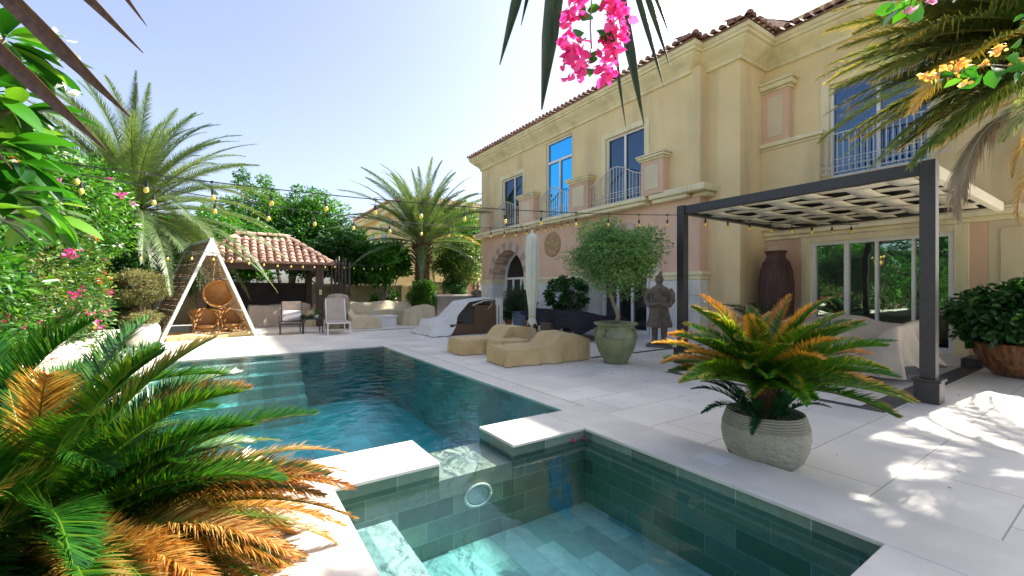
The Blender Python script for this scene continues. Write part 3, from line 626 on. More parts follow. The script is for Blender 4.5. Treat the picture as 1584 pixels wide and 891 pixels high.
# ------------------------------------------------------------ cloth covers
def cover(name,label,cat,cx,cy,wx,wy,hf,m,rz=0,flare=.04,wr=.03,seed=0,group=None,z0=.012,n=56,sag=.02,hem=None,parent=None,rnd=.0,freq=6):
    a=.66; V=[]
    for i in range(n+1):
        for j in range(n+1):
            s=-1+2*i/n; t_=-1+2*j/n; M_=max(abs(s),abs(t_),1e-6)
            k=min(M_/a,1); u,v=(s/a,t_/a) if M_<=a else (s/M_,t_/M_)
            # rounded plan corners
            L_=max(abs(u),abs(v),1e-6); r_=math.hypot(u,v); f=1-rnd*max(0,(min(abs(u),abs(v))/L_))**3*(L_) if L_>0 else 1
            x=u*wx*f; y=v*wy*f; h=hf(u,v)
            if M_<=a:
                z=h-sag*(1-k)*.5+.02*mn.noise(Vector((x*6,y*6,seed)))-.03*max(0,k-.85)/.15*.5
                px,py=x,y
            else:
                q=(M_-a)/(1-a); hm=z0 if hem is None else z0+hem(u,v)
                z=(h-.015)*(1-q)+hm*q; ang=math.atan2(y*wx,x*wy); 
                w_=wr*q*(mn.noise(Vector((cos(ang)*freq,sin(ang)*freq,seed+z*1.2)))*1.6+.6*abs(mn.noise(Vector((x*9,y*9,seed+5)))))+flare*q
                w_+=.012*mn.noise(Vector((x*7,y*7,z*7+seed)))
                o_=Vector((u*abs(u)**2,v*abs(v)**2,0)); o_=o_.normalized() if o_.length>0 else o_
                px,py=x+o_.x*w_,y+o_.y*w_
            V.append((px*cos(rz)-py*sin(rz)+cx,px*sin(rz)+py*cos(rz)+cy,z))
    F=[(i*(n+1)+j,(i+1)*(n+1)+j,(i+1)*(n+1)+j+1,i*(n+1)+j+1) for i in range(n) for j in range(n)]
    o=MB().add(V,F).build(name,m,parent=parent,loc=None if parent else (cx,cy,0),smooth=True,sub=1)
    if not parent:
        tag(o,label,cat,group)
        i0=round(n*(1-a)/2); i1=n-i0; W=n+1
        ring=[(i,i0) for i in range(i0,i1)]+[(i1,j) for j in range(i0,i1)]+[(i,i1) for i in range(i1,i0,-1)]+[(i0,j) for j in range(i1,i0,-1)]+[(i0,i0)]
        sm_=MB(); sm_.tube([Vector(V[i*W+j])+Vector((0,0,.001)) for i,j in ring],.007,6,cap=False)
        sm_.build('seam',m,o,smooth=True)
        for (ci,cj) in ((i0,i0),(i0,i1),(i1,i0),(i1,i1)):
            di=-1 if ci==i0 else 1; dj=-1 if cj==i0 else 1
            MB().tube([Vector(V[(ci+di*k)*W+cj+dj*k]) for k in range(0,i0+1)],.006,6).build('corner_seam',m,o,smooth=True)
    return o
def cloth(name,c1,c2=None,b=.35):
    return mat(name,c1,c2,.85,2.5,b+.25,5.5,dist=.045,spec=.2,detail=7)
TAN=cloth('tan_cover',(.62,.465,.235),(.54,.395,.19)); BEI=cloth('beige_cover',(.66,.56,.37),(.57,.47,.30)); TAUPE=cloth('taupe_cover',(.44,.37,.31),(.38,.32,.26)); WHC=cloth('white_cover',(.68,.66,.60),(.60,.58,.52)); BLK=cloth('black_cover',(.018,.017,.022),(.03,.028,.034)); GRC=cloth('stone_grey_cover',(.50,.43,.34),(.43,.37,.29))
sm=lambda e0,e1,x:(lambda t:t*t*(3-2*t))(min(1,max(0,(x-e0)/(e1-e0))))
cover('covered_lounger','tan covered sun lounger nearest the green urn, its raised end to the right','sun lounger',5.2,6.83,.95,.42,lambda u,v:.32+.23*sm(.02,.28,u)-.10*sm(.6,1,u)+.01*v,TAN,rz=-.08,seed=1,group='tan covered loungers by the pool',wr=.075,flare=.0,freq=4.5)
cover('covered_lounger','tan covered sun lounger farther from the camera, in front of the white covered daybed','sun lounger',5.15,8.55,.95,.40,lambda u,v:.33+.24*sm(.0,.3,u)-.06*sm(.55,1,u),TAN,rz=-.06,seed=5,group='tan covered loungers by the pool',wr=.075,flare=.0,freq=4.5)
cover('covered_side_table','low tan covered table between the two covered loungers','table',5.0,7.66,.34,.30,lambda u,v:.36,TAN,rz=-.05,seed=9,wr=.03)
# black cover over the dining set
cover('covered_dining_table','black sheet draped over outdoor dining furniture by the villa wall','table',8.75,9.85,.72,1.50,lambda u,v:.74+.07*sin(v*3.0+.5)-.05*u,BLK,rz=.12,seed=13,wr=.10,flare=.06,hem=lambda u,v:.16+.18*sin(v*5)**2+(.3 if (u<-.5 and v>.45) else 0),sag=.1)
WICK=brick('wicker_brown',[(.17,.09,.035),(.25,.14,.06),(.12,.06,.025)],(.03,.015,.008),'XZ',.05,.014,.003,rough=.6,bump=.6,noise=.2,nscale=12)
WICKD=brick('wicker_dark',[(.12,.075,.045),(.17,.115,.07)],(.02,.012,.008),'YZ',.04,.012,.002,rough=.6,bump=.6,noise=.2,nscale=12)
def stool(x,y,label,h=.46,r=.24):
    o=thing('wicker_stool',label,'stool',(x,y,0),group='wicker stools under the black sheet')
    MB().lathe([(r*.86,0),(r*.9,.02),(r*.92,h*.5),(r,h-.03),(r,h)],28,capt=True).build('seat',WICKD,o,world=False,smooth=True,ang=40)
    for a in range(4): MB().lathe([(.025,-.0),(.03,.012)],8,(r*.6*cos(a*PI/2),r*.6*sin(a*PI/2),-.0)).build('foot',DARKM,o,world=False)
stool(7.85,10.75,'round brown wicker stool at the left end of the black sheet'); stool(8.02,10.1,'round brown wicker stool in the middle under the black sheet',.44)
# corner sofa group under covers
cover('covered_sofa','long beige covered sofa along the back wall of the terrace','sofa',5.6,19.0,1.55,.48,lambda u,v:.52+.38*sm(-.1,.5,v)+.03*sin(5*u),BEI,seed=21,wr=.05)
cover('covered_sofa','beige covered sofa end nearest the white lounger','sofa',4.25,17.1,.50,1.15,lambda u,v:.42+.33*sm(.2,.7,-u)*sm(-.7,-.1,v),BEI,seed=23,wr=.05)
cover('covered_armchair','bulky beige covered armchair to the right of the low white table','armchair',6.6,17.3,.62,.80,lambda u,v:.66+.12*sin(2.4*u+.6)-.06*v,BEI,rz=-.1,seed=27,wr=.07)
tb=thing('coffee_table','low white box table in front of the covered sofa','table',(5.1,16.95,0))
MB().box(4.62,5.58,16.6,17.3,.0,.36).build('base',WHITE,tb,bevel=.01); MB().box(4.58,5.62,16.56,17.34,.361,.41).build('tabletop',WHITE,tb,bevel=.008)
# taupe covers beneath the gazebo
cover('covered_bench','large taupe covered bench under the tiled gazebo','bench',1.75,19.2,1.05,.50,lambda u,v:.86+.04*sin(3*u),TAUPE,seed=31,wr=.05)
cover('covered_chair','beige covered chair with a peaked back beside the taupe bench','chair',2.95,18.7,.34,.45,lambda u,v:.62+.34*sm(-.2,.5,u),BEI,seed=33,wr=.06)
# barbecue / outdoor kitchen under the pergola
bq=thing('covered_sofa_set','grey beige covered garden furniture under the pergola by the sliding doors','sofa',(9.0,3.1,0))
cover('cover',None,None,9.15,3.15,.95,1.05,lambda u,v:.80+.20*math.exp(-((u-.1)**2+(v+.1)**2)*2.2)-.40*math.exp(-((u+.5)**2*1.5+(v+.55)**2*18))+.1*sm(-.6,-1,v),GRC,parent=bq,seed=41,wr=.22,flare=.05,sag=.06,hem=lambda u,v:.10+.16*sin(u*4+1)**2,freq=5)
cover('under_cover',None,None,8.72,3.35,.72,.80,lambda u,v:.60,cloth('mauve_cloth',(.42,.35,.35),(.36,.30,.30)),parent=bq,seed=43,wr=.05,hem=lambda u,v:.06)
MB().box(8.0,9.6,2.5,4.1,.03,.075).build('platform',BLK,bq,bevel=.01)
cd_=MB()
for dx in (-.0,.035): cd_.tube([(8.28,2.28+dx,.72),(8.2,2.26+dx,.55),(8.17,2.25+dx,.40),(8.17,2.25+dx*1.5,.29)],.006,6)
cd_.lathe([(.0,-.02),(.018,-.01),(.018,.01),(0,.02)],8,(8.17,2.25,.28)).lathe([(.0,-.02),(.018,-.01),(.018,.01),(0,.02)],8,(8.17,2.30,.28)); cd_.build('draw_cord',WHC,bq)
# white draped wicker daybed
db=thing('daybed','wicker daybed draped with a white sheet, in front of the stone counter','daybed',(6.6,12.7,0),0)
wk=MB(); 
for i in range(13):
    pass
prof=[(0,.42),(.0,.62),(.18,.85),(.5,1.0),(.95,1.07),(1.2,1.07),(1.2,.02),(0,.02)]
wk.prism([(6.55+a*.88,b) for a,b in [(0,.02),(1.15,.02),(1.15,.92),(.95,.92),(.0,.92)]],'Y',12.0,12.06)
wk.prism([(6.55+a*.88,b) for a,b in [(0,.02),(1.15,.02),(1.15,.92),(.95,.92),(.0,.92)]],'Y',13.55,13.61)
wk.box(7.5,7.56,12.06,13.55,.02,.92); wk.box(5.75,6.549,12.02,13.6,.02,.34)
wk.build('wicker_shell',WICK,db)
fr_=MB()
for y in (12.02,13.58):
    fr_.tube([(6.5,y,.92),(6.9,y,1.06),(7.35,y,1.11),(7.58,y,1.12)],.018); fr_.tube([(7.58,y,0),(7.58,y,1.12)],.02)
fr_.tube([(7.58,12.02,1.12),(7.58,13.58,1.12)],.018); fr_.tube([(6.9,12.02,.62),(7.2,12.0,.95)],.012); fr_.build('canopy_frame',RAIL,db)
# sheet falling from the canopy over the seat to the paving
V=[];n1,n2=60,50
for i in range(n1+1):
    a=i/n1; px=[(7.6,1.15),(7.0,1.11),(6.45,1.02),(6.15,.72),(5.95,.52),(5.6,.48),(5.35,.42),(5.2,.20),(5.08,.02)]
    f=a*(len(px)-1); k_=min(int(f),len(px)-2); q_=f-k_; x=px[k_][0]*(1-q_)+px[k_+1][0]*q_; z=px[k_][1]*(1-q_)+px[k_+1][1]*q_
    low=sm(.42,.62,a)
    for j in range(n2+1):
        b_=-1+2*j/n2; ed=max(0,(abs(b_)-.72)/.28); yw=.85*(1-.0*low); y=12.8+b_*yw
        zz=z
        if ed>0:
            drop=(z-.02)*ed*(low if b_<0 else 1)
            zz=z-drop; y+=(-1 if b_<0 else 1)*(.10*ed*low+.02*mn.noise(Vector((x*8,3,b_)))) - (b_/abs(b_))*.20*ed*(1-low)
        zz+=.03*mn.noise(Vector((x*4,y*6,1)))*(1+low)-.05*cos(b_*2.2)*(1-low)*0; x2=x+.06*mn.noise(Vector((y*5,zz*4,2)))*low
        V.append((x2,y,max(.012,zz)))
MB().add(V,[(i*(n2+1)+j,(i+1)*(n2+1)+j,(i+1)*(n2+1)+j+1,i*(n2+1)+j+1) for i in range(n1) for j in range(n2)]).build('sheet',WHC,db,smooth=True,sub=1)
V=[]
for i in range(25):
    for j in range(21):
        a=i/24;b_=j/20; V.append((7.60+.05*sin(a*22)+.03*b_*sin(a*9),12.0+1.6*a,1.15-b_*1.10))
MB().add(V,[(i*21+j,(i+1)*21+j,(i+1)*21+j+1,i*21+j+1) for i in range(24) for j in range(20)]).build('side_sheet',WHC,db,smooth=True)
V=[]
for i in range(13):
    for j in range(21):
        a=i/12;b_=j/20; V.append((7.33+.28*a,11.99+.03*sin(a*16)*(.3+b_),1.15-b_*(1.08)))
MB().add(V,[(i*21+j,(i+1)*21+j,(i+1)*21+j+1,i*21+j+1) for i in range(12) for j in range(20)]).build('side_sheet',WHC,db,smooth=True)
# ------------------------------------------------------------ closed parasol
um=thing('parasol','closed cream parasol standing behind the tan covered lounger','parasol',(5.72,7.78,0))
MB().lathe([(.26,0),(.26,.05),(.05,.08),(.035,.3),(.035,.32)],28,capt=True).build('base',WHITE,um,world=False,smooth=True,ang=40)
MB().tube([(0,0,.1),(0,0,2.74)],.024,12).build('pole',RAIL,um,world=False,smooth=True)
V=[];nz,na=34,64
for i in range(nz+1):
    a=i/nz; z=2.70-2.06*a; r=.012+.125*min(1,(a/.05))**.7 if a<.05 else .137-.0*a-.065*sm(.55,.92,a)+.035*sm(.93,1,a)
    for j in range(na):
        th=2*PI*j/na; V.append((r*(1+.10*cos(8*th+a*1.2)*sm(.02,.2,a)+.03*sin(3*th+a*5))*cos(th),r*(1+.10*cos(8*th+a*1.2)*sm(.02,.2,a))*sin(th),z+.03*cos(4*th)*sm(.9,1,a)))
MB().add(V,[(i*na+j,i*na+(j+1)%na,(i+1)*na+(j+1)%na,(i+1)*na+j) for i in range(nz) for j in range(na)]).build('canopy',cloth('parasol_cloth',(.62,.62,.50),(.56,.56,.46),.2),um,world=False,smooth=True)
MB().lathe([(.03,0),(.025,.03),(.0,.07)],12,(0,0,2.70)).build('finial',WHITE,um,world=False,smooth=True)
MB().lathe([(.085,-.015),(.09,0),(.085,.015)],24,(0,0,.82),capb=False).build('strap',TAN,um,world=False)
# ------------------------------------------------------------ loungers
def lounger(x,y,rz,label,frame,sling,L_=1.5,W_=.58,back=.75,ba=R(62),h=.30,arm=False,cush=False):
    o=thing('sun_lounger',label,'sun lounger',(x,y,0),rz)
    f=MB(); f.bar((0,-W_/2,h),(0,W_/2,h),.04); f.bar((0,-W_/2,h),(L_*.72,-W_/2,h),.04); f.bar((0,W_/2,h),(L_*.72,W_/2,h),.04); f.bar((L_*.72,-W_/2,h),(L_*.72,W_/2,h),.04)
    bx=L_*.45; f.bar((bx,-W_/2+.03,h+.01),(bx+back*cos(ba),-W_/2+.03,h+back*sin(ba)),.03); f.bar((bx,W_/2-.03,h+.01),(bx+back*cos(ba),W_/2-.03,h+back*sin(ba)),.03); f.bar((bx+back*cos(ba),-W_/2+.03,h+back*sin(ba)),(bx+back*cos(ba),W_/2-.03,h+back*sin(ba)),.03)
    f.build('frame',frame,o,world=False)
    for lx in (.03,L_*.69):
        for ly in (-W_/2,W_/2): MB().bar((lx,ly,0),(lx,ly,h-.02),.04).build('leg',frame,o,world=False)
    s=MB(); s.box(.02,bx,-W_/2+.03,W_/2-.03,h+.022,h+.045); s.build('seat',sling,o,world=False,bevel=.008)
    Mx=Matrix.Translation((bx,0,h+.03))@Matrix.Rotation(-ba,4,'Y')
    MB().box(0,back,-W_/2+.045,W_/2-.045,-.012,.012,M=Mx).build('backrest',sling,o,world=False,bevel=.008)
    if arm:
        for ly in (-W_/2-.03,W_/2+.03):
            MB().bar((.1,ly,h+.2),(bx+.25,ly,h+.22),.045,.02).bar((.12,ly,h),(.12,ly,h+.2),.025).build('armrest',frame,o,world=False)
    if cush:
        Mc=Matrix.Translation((bx-.06,0,h+.06))@Matrix.Rotation(-ba,4,'Y')
        c=MB(); c.box(0,.34,-.26,.20,-.005,.10,M=Mc); oo=c.build('striped_cushion',CUSH,None,loc=(x,y,h)); 
        return o,oo
    return o,None
m,t,o_=nt('cushion_stripes'); L=t.links.new; p=N(t,'ShaderNodeBsdfPrincipled'); p.inputs['Roughness'].default_value=.9; L(p.outputs[0],o_.inputs[0]); tc=N(t,'ShaderNodeTexCoord'); wv=N(t,'ShaderNodeTexWave'); wv.bands_direction='Y'; wv.inputs['Scale'].default_value=3.6; L(tc.outputs['Object'],wv.inputs[0]); r=N(t,'ShaderNodeValToRGB'); r.color_ramp.elements[0].color=(.35,.31,.30,1); r.color_ramp.elements[1].color=(.75,.72,.70,1); r.color_ramp.elements[0].position=.4; r.color_ramp.elements[1].position=.5; L(wv.outputs[0],r.inputs[0]); L(r.outputs[0],p.inputs['Base Color']); CUSH=m
SL=cloth('sling_taupe',(.44,.37,.31),(.38,.32,.27),.1); SLD=cloth('sling_brown',(.24,.19,.16),(.2,.16,.13),.1)
lounger(2.98,14.35,R(84),'reclining lounger with white legs and a taupe sling, beside the dark side table',WHITE,SL,L_=2.2,W_=.66,back=.84,ba=R(62),h=.36)
lounger(1.72,15.1,R(84),'low dark framed lounge chair with armrests, beneath the striped cushion',DARKM,SLD,L_=1.35,W_=.66,back=.72,ba=R(68),h=.33,arm=True)
cu=MB(); Mc=Matrix.Translation((1.76,15.62,.37))@Matrix.Rotation(R(84),4,'Z')@Matrix.Rotation(-R(66),4,'Y'); cu.box(.0,.36,-.30,.26,.02,.14,M=Mc)
tag(cu.build('cushion',CUSH,loc=(1.76,15.5,.38),bevel=.045,smooth=True),'pale striped cushion leaning on the dark lounge chair','cushion')
sdt=thing('side_table','small dark side table between the two loungers','table',(2.35,15.55,0))
MB().box(2.02,2.68,15.25,15.85,.44,.475).build('tabletop',DARKM,sdt,bevel=.004)
for x in (2.05,2.65):
    for y in (15.28,15.82): MB().bar((x,y,0),(x,y,.44),.03).build('leg',DARKM,sdt)
# ------------------------------------------------------------ pots
def pot(name,label,cat,x,y,prof,m,n=40,soil=None,group=None,wob=0):
    o=thing(name,label,cat,(x,y,0),group=group)
    MB().lathe(prof,n,wob=wob).build('pot',m,o,world=False,smooth=True,ang=50)
    if soil: MB().lathe([(0,soil[1]+.02),(soil[0]*.6,soil[1]+.01),(soil[0],soil[1])],24,capb=False).build('soil',SOIL,o,world=False,smooth=True)
    return o
# carved stone planter: ribbed collar over a rough hammered belly
m,t,o_=nt('rough_stone_pot'); L=t.links.new; p=N(t,'ShaderNodeBsdfPrincipled'); p.inputs['Roughness'].default_value=.88; L(p.outputs[0],o_.inputs[0])
tc=N(t,'ShaderNodeTexCoord'); mp=N(t,'ShaderNodeMapping'); mp.inputs['Scale'].default_value=(1,1,1.5); L(tc.outputs['Object'],mp.inputs[0])
n1=N(t,'ShaderNodeTexNoise'); n1.inputs['Scale'].default_value=24; n1.inputs['Detail'].default_value=3; L(mp.outputs[0],n1.inputs[0])
n0=N(t,'ShaderNodeTexNoise'); n0.inputs['Scale'].default_value=3; n0.inputs['Detail'].default_value=6; L(tc.outputs['Object'],n0.inputs[0])
r=N(t,'ShaderNodeValToRGB'); r.color_ramp.elements[0].color=(.27,.27,.205,1); r.color_ramp.elements[1].color=(.41,.40,.31,1); r.color_ramp.elements[0].position=.3; r.color_ramp.elements[1].position=.7; L(n0.outputs[0],r.inputs[0])
L(r.outputs[0],p.inputs['Base Color'])
sp=N(t,'ShaderNodeSeparateXYZ'); L(tc.outputs['Object'],sp.inputs[0]); gt=N(t,'ShaderNodeMath',operation='LESS_THAN'); gt.inputs[1].default_value=.315; L(sp.outputs['Z'],gt.inputs[0])
mu=N(t,'ShaderNodeMath',operation='MULTIPLY'); L(gt.outputs[0],mu.inputs[0]); L(n1.outputs[0],mu.inputs[1])
wv=N(t,'ShaderNodeTexWave'); wv.bands_direction='Z'; wv.inputs['Scale'].default_value=16; wv.inputs['Distortion'].default_value=.4; L(tc.outputs['Object'],wv.inputs[0])
iv=N(t,'ShaderNodeMath',operation='SUBTRACT'); iv.inputs[0].default_value=1; L(gt.outputs[0],iv.inputs[1]); m2=N(t,'ShaderNodeMath',operation='MULTIPLY'); L(iv.outputs[0],m2.inputs[0]); L(wv.outputs[0],m2.inputs[1]); m3=N(t,'ShaderNodeMath',operation='MULTIPLY'); m3.inputs[1].default_value=.35; L(m2.outputs[0],m3.inputs[0])
ad=N(t,'ShaderNodeMath',operation='ADD'); L(mu.outputs[0],ad.inputs[0]); L(m3.outputs[0],ad.inputs[1])
bp=N(t,'ShaderNodeBump'); bp.inputs['Strength'].default_value=1; bp.inputs['Distance'].default_value=.035; L(ad.outputs[0],bp.inputs['Height']); L(bp.outputs[0],p.inputs['Normal']); STONEPOT=m
POT1=pot('stone_planter','carved grey stone planter holding a cycad beside the spa','planter',3.65,1.77,[(.19,0),(.22,.01),(.27,.06),(.305,.15),(.32,.24),(.315,.32),(.29,.395),(.28,.42),(.265,.42),(.25,.405),(.245,.35)],STONEPOT,n=64,soil=(.25,.36))
GRN=mat('glazed_green',(.22,.24,.12),(.13,.16,.075),.32,5,.35,14,stain=((.36,.28,.13),5,(1,1,.5),.5),dist=.01)
UR=pot('green_urn','large glazed green urn holding the olive tree','urn',6.27,5.8,[(.20,0),(.22,.012),(.24,.06),(.33,.22),(.385,.38),(.40,.50),(.375,.60),(.345,.65),(.345,.69),(.36,.72),(.41,.745),(.42,.77),(.40,.785),(.36,.77),(.34,.72)],GRN,n=48,soil=(.345,.71))
for a in (-.3,PI/2+.4,PI+.2,3*PI/2+.3):
    MB().tube([(.355*cos(a),.355*sin(a),.655),(.42*cos(a),.42*sin(a),.64),(.43*cos(a),.43*sin(a),.58),(.39*cos(a),.39*sin(a),.53)],.018,8).build('lug',GRN,UR,world=False,smooth=True)
e_=MB()
for zc,rr_ in ((.645,.352),(.50,.404)): 
    e_.lathe([(rr_,-.008),(rr_+.010,0),(rr_,.008)],48,(0,0,zc),capb=False)
e_.build('rim_bands',GRN,UR,world=False,smooth=True)
# big ribbed floor jar
JAR=mat('dark_clay',(.11,.055,.04),(.06,.032,.026),.7,4,.6,30,stretch=(3,3,.4),dist=.01)
jp=[(.22,.0),(.26,.05),(.32,.5),(.355,.9),(.372,1.25),(.365,1.6),(.335,1.88),(.27,2.10),(.21,2.20),(.20,2.25),(.215,2.31),(.25,2.35),(.24,2.365),(.19,2.32),(.17,2.2)]
j=thing('tall_jar','very tall dark brown clay jar against the villa wall beside the sliding doors','jar',(11.32,5.22,0))
V=[];n=72
fine=[]
for i in range(len(jp)-1):
    for k in range(4): q=k/4; fine.append((jp[i][0]*(1-q)+jp[i+1][0]*q,jp[i][1]*(1-q)+jp[i+1][1]*q))
fine.append(jp[-1])
jm=MB().lathe(fine,n,(0,0,0)); jm.build('body',JAR,j,world=False,smooth=True)
jr=MB()
for a in range(26):
    th=2*PI*a/26; jr.tube([((rr_+.004)*cos(th),(rr_+.004)*sin(th),zz_) for rr_,zz_ in jp[2:8]],.012,5)
for zc in (.55,.9,1.25,1.6,1.9):
    rr_=np.interp(zc,[q[1] for q in jp[:10]],[q[0] for q in jp[:10]]); jr.lathe([(rr_,-.012),(rr_+.014,0),(rr_,.012)],48,(0,0,zc),capb=False)
jr.build('woven_ribs',JAR,j,world=False,smooth=True)
# wide brown bowl with streaky glaze
BOWL=mat('bowl_glaze',(.12,.045,.022),(.30,.14,.045),.38,3.0,.3,14,stretch=(5,5,.8),contrast=(.42,.62),dist=.008)
BW=pot('clay_bowl_planter','wide brown glazed bowl with a round shrub by the villa wall','planter',10.75,1.18,[(.30,0),(.34,.01),(.45,.12),(.56,.32),(.60,.46),(.60,.50),(.62,.53),(.60,.55),(.56,.53),(.54,.46)],BOWL,n=56,soil=(.55,.46))
BLU=mat('blue_grey_pot',(.20,.25,.31),(.15,.19,.25),.5,6,.3,20)
BP=pot('blue_planter','blue grey planter with a spiky shrub by the first arch','planter',9.0,12.95,[(.22,0),(.26,.02),(.285,.2),(.29,.6),(.30,.64),(.27,.64),(.26,.58)],BLU,soil=(.265,.58))
BP2=pot('terracotta_pot','small terracotta pot with a leafy plant left of the blue grey planter','planter',9.35,14.3,[(.10,0),(.15,.2),(.17,.24),(.16,.25),(.14,.22)],mat('terracotta',(.42,.17,.08),(.32,.12,.06),.8,6),soil=(.14,.21))
BP3=pot('wall_planter','dark planter with tall branching succulent stems against the white stone base','planter',9.75,11.2,[(.16,0),(.24,.35),(.26,.42),(.25,.43),(.22,.38)],mat('dark_pot',(.05,.05,.05),None,.5,6),soil=(.225,.38))
BP4=pot('slim_planter','slim blue glazed planter behind the parasol','planter',8.75,11.9,[(.12,0),(.14,.02),(.15,.5),(.14,.5),(.13,.46)],BLU,soil=(.13,.46))
WP=pot('white_planter','round white planter with a ball topiary beside the triangular cabana','planter',-1.78,14.0,[(.20,0),(.23,.01),(.36,.14),(.41,.32),(.39,.48),(.34,.56),(.33,.585),(.30,.585),(.30,.5)],mat('white_ceramic',(.68,.66,.60),(.58,.57,.52),.55,5,.2,20),soil=(.31,.52))
SP=pot('small_pot','small white pot with a green plant on the dark side table','planter',2.5,15.5,[(.045,0),(.065,.11),(.055,.11)],WHITE,n=20); SP.location.z=.476
# ------------------------------------------------------------ pergola
pg=thing('pergola','black post pergola roofed with woven cream fabric bands in front of the sliding doors','pergola',(7.32,1.5,0))
for (x,y) in ((7.32,1.58),(7.30,5.05)):
    p=MB().box(x-.075,x+.075,y-.075,y+.075,.20,3.02).build('post',DARKM,pg,bevel=.004)
    MB().box(x-.12,x+.12,y-.12,y+.12,.006,.27).box(x-.14,x+.14,y-.14,y+.14,.271,.30).build('post_base',DARKM,p,bevel=.006)
MB().box(7.26,7.38,1.657,4.973,2.86,3.01).build('front_beam',DARKM,pg,bevel=.004)
MB().box(7.384,11.3,4.98,5.10,2.86,3.0).box(11.2,11.32,1.66,4.97,2.86,3.0).build('rear_beam',DARKM,pg)
ra=MB()
for y in (2.3,3.0,3.7,4.4): ra.box(7.39,11.19,y-.03,y+.03,2.945,3.0)
ra.box(7.39,11.19,1.66,4.97,3.002,3.012); ra.build('rafter',mat('black_fabric',(.022,.02,.02),None,.8),pg)
FAB=mat('woven_band',(.84,.79,.62),(.78,.72,.56),.8,3,.1,30)
def band(a,b,wd,axis,ph,amp,nseg=40,z0=2.90):
    V=[]
    for i in range(nseg+1):
        q=i/nseg; 
        for k in (-1,0,1):
            s=a[0]+(b[0]-a[0])*q; u=a[1]+(b[1]-a[1])*q
            zz=z0+amp*sin(ph+q*PI*nw)-.012*abs(k)
            V.append((s+(k*wd/2 if axis=='Y' else 0),u+(k*wd/2 if axis=='X' else 0),zz))
    return V,[(i*3+k,i*3+3+k,i*3+4+k,i*3+1+k) for i in range(nseg) for k in (0,1)]
xsb=[7.62+.60*i for i in range(6)]; ysb=[1.90+.56*i for i in range(6)]
for i,x in enumerate(xsb):
    nw=6; V,F=band((x,1.66),(x,4.97),.29,'Y',PI*i+.9,.014); MB().add(V,F).build('fabric_band',FAB,pg,smooth=True,solid=.004)
for i,y in enumerate(ysb):
    nw=6; V,F=band((7.39,y),(11.19,y),.28,'X',PI*i+.6,-.014,z0=2.893); MB().add(V,F).build('fabric_band',FAB,pg,smooth=True,solid=.004)
MB().box(7.40,11.45,1.50,1.60,2.80,2.96).build('edge_board',FAB,pg,bevel=.01)
# ------------------------------------------------------------ gazebo
gz=thing('gazebo','open garden gazebo with a hipped roof of pinkish barrel tiles and a dark back wall','gazebo',(1.3,19.4,0))
WOOD=mat('dark_wood',(.05,.032,.022),(.085,.055,.038),.7,5,.5,20,stretch=(3,3,.5))
X0,X1,YF,YB,ZE,ZR=-1.0,3.45,17.85,21.2,2.38,3.5
rb=MB(); rb.add([(X0,YF,ZE),(X1,YF,ZE),(X1,YB,ZE),(X0,YB,ZE),(X0+1.45,(YF+YB)/2,ZR),(X1-1.45,(YF+YB)/2,ZR)],[(0,1,5,4),(1,2,5),(2,3,4,5),(3,0,4),(0,3,2,1)]); gr=rb.build('roof',TERRA2,gz)
sl2=math.atan2(ZR-ZE,(YB-YF)/2); ln=math.hypot(ZR-ZE,(YB-YF)/2)
tl=MB(); tileplane(tl,(X0,YF,ZE),(X1,YF,ZE),(0,1,0),sl2,ln,1.45,1.45,tw=.235,course=.26,r=.105,n=7)
sl3=math.atan2(ZR-ZE,1.45); tileplane(tl,(X1,YB,ZE),(X1,YF,ZE),(-1,0,0),sl3,math.hypot(ZR-ZE,1.45),1.68,1.68,tw=.235,course=.26,r=.105,n=7); tileplane(tl,(X0,YF,ZE),(X0,YB,ZE),(1,0,0),sl3,math.hypot(ZR-ZE,1.45),1.68,1.68,tw=.235,course=.26,r=.105,n=7)
ridge(tl,(X0+1.3,(YF+YB)/2,ZR+.05),(X1-1.3,(YF+YB)/2,ZR+.05)); ridge(tl,(X1,YF,ZE+.05),(X1-1.45,(YF+YB)/2,ZR+.07)); ridge(tl,(X0,YF,ZE+.05),(X0+1.45,(YF+YB)/2,ZR+.07))
tl.build('roof_tiles',TERRA2,gr)
MB().box(X0+.12,X1-.12,YF+.1,YF+.26,ZE-.22,ZE-.02).box(X1-.3,X1-.14,YF+.27,YB-.2,ZE-.21,ZE-.02).box(X0+.14,X0+.3,YF+.27,YB-.2,ZE-.21,ZE-.02).build('beam',WOOD,gz,bevel=.01)
for x in (X0+.3,X1-.42):
    for y in (YF+.25,YB-.35): MB().box(x-.13,x+.13,y-.13,y+.13,0,ZE-.22).build('post',WOOD,gz,bevel=.01)
MB().box(X0+.45,X1-.56,YB-.4,YB-.3,0,1.72).build('back_wall',mat('dark_panel',(.028,.026,.026),(.045,.04,.04),.75,3,.3,20),gz)
lm=MB().box(X1-.46,X1-.36,YF+.06,YF+.115,1.22,1.42).build('wall_light',mat('lamp_brass',(.65,.55,.25),None,.4),gz,bevel=.01)
trl=thing('pole_screen','bundle of upright brown wooden poles at the right corner of the gazebo','screen',(3.85,18.5,0))
for i in range(6):
    x=3.55+.13*i; hh=2.55+.28*((i*37)%5)/5; MB().tube([(x,18.45+.06*(i%2),0),(x+.02*(i%3-1),18.46,hh*.5),(x+.03*(i%2),18.45,hh)],[.05,.045,.04],8).build('pole',WOOD,trl,smooth=True)
MB().tube([(3.5,18.42,2.3),(4.3,18.42,2.32)],.025).tube([(3.5,18.42,1.2),(4.3,18.42,1.18)],.025).build('cross_bar',WOOD,trl)
rk=MB().lathe([(.40,0),(.42,.3),(.42,.8),(.40,1.12),(.33,1.22),(.15,1.27),(.0,1.275)],36,(3.45,16.9,0),wob=.03)
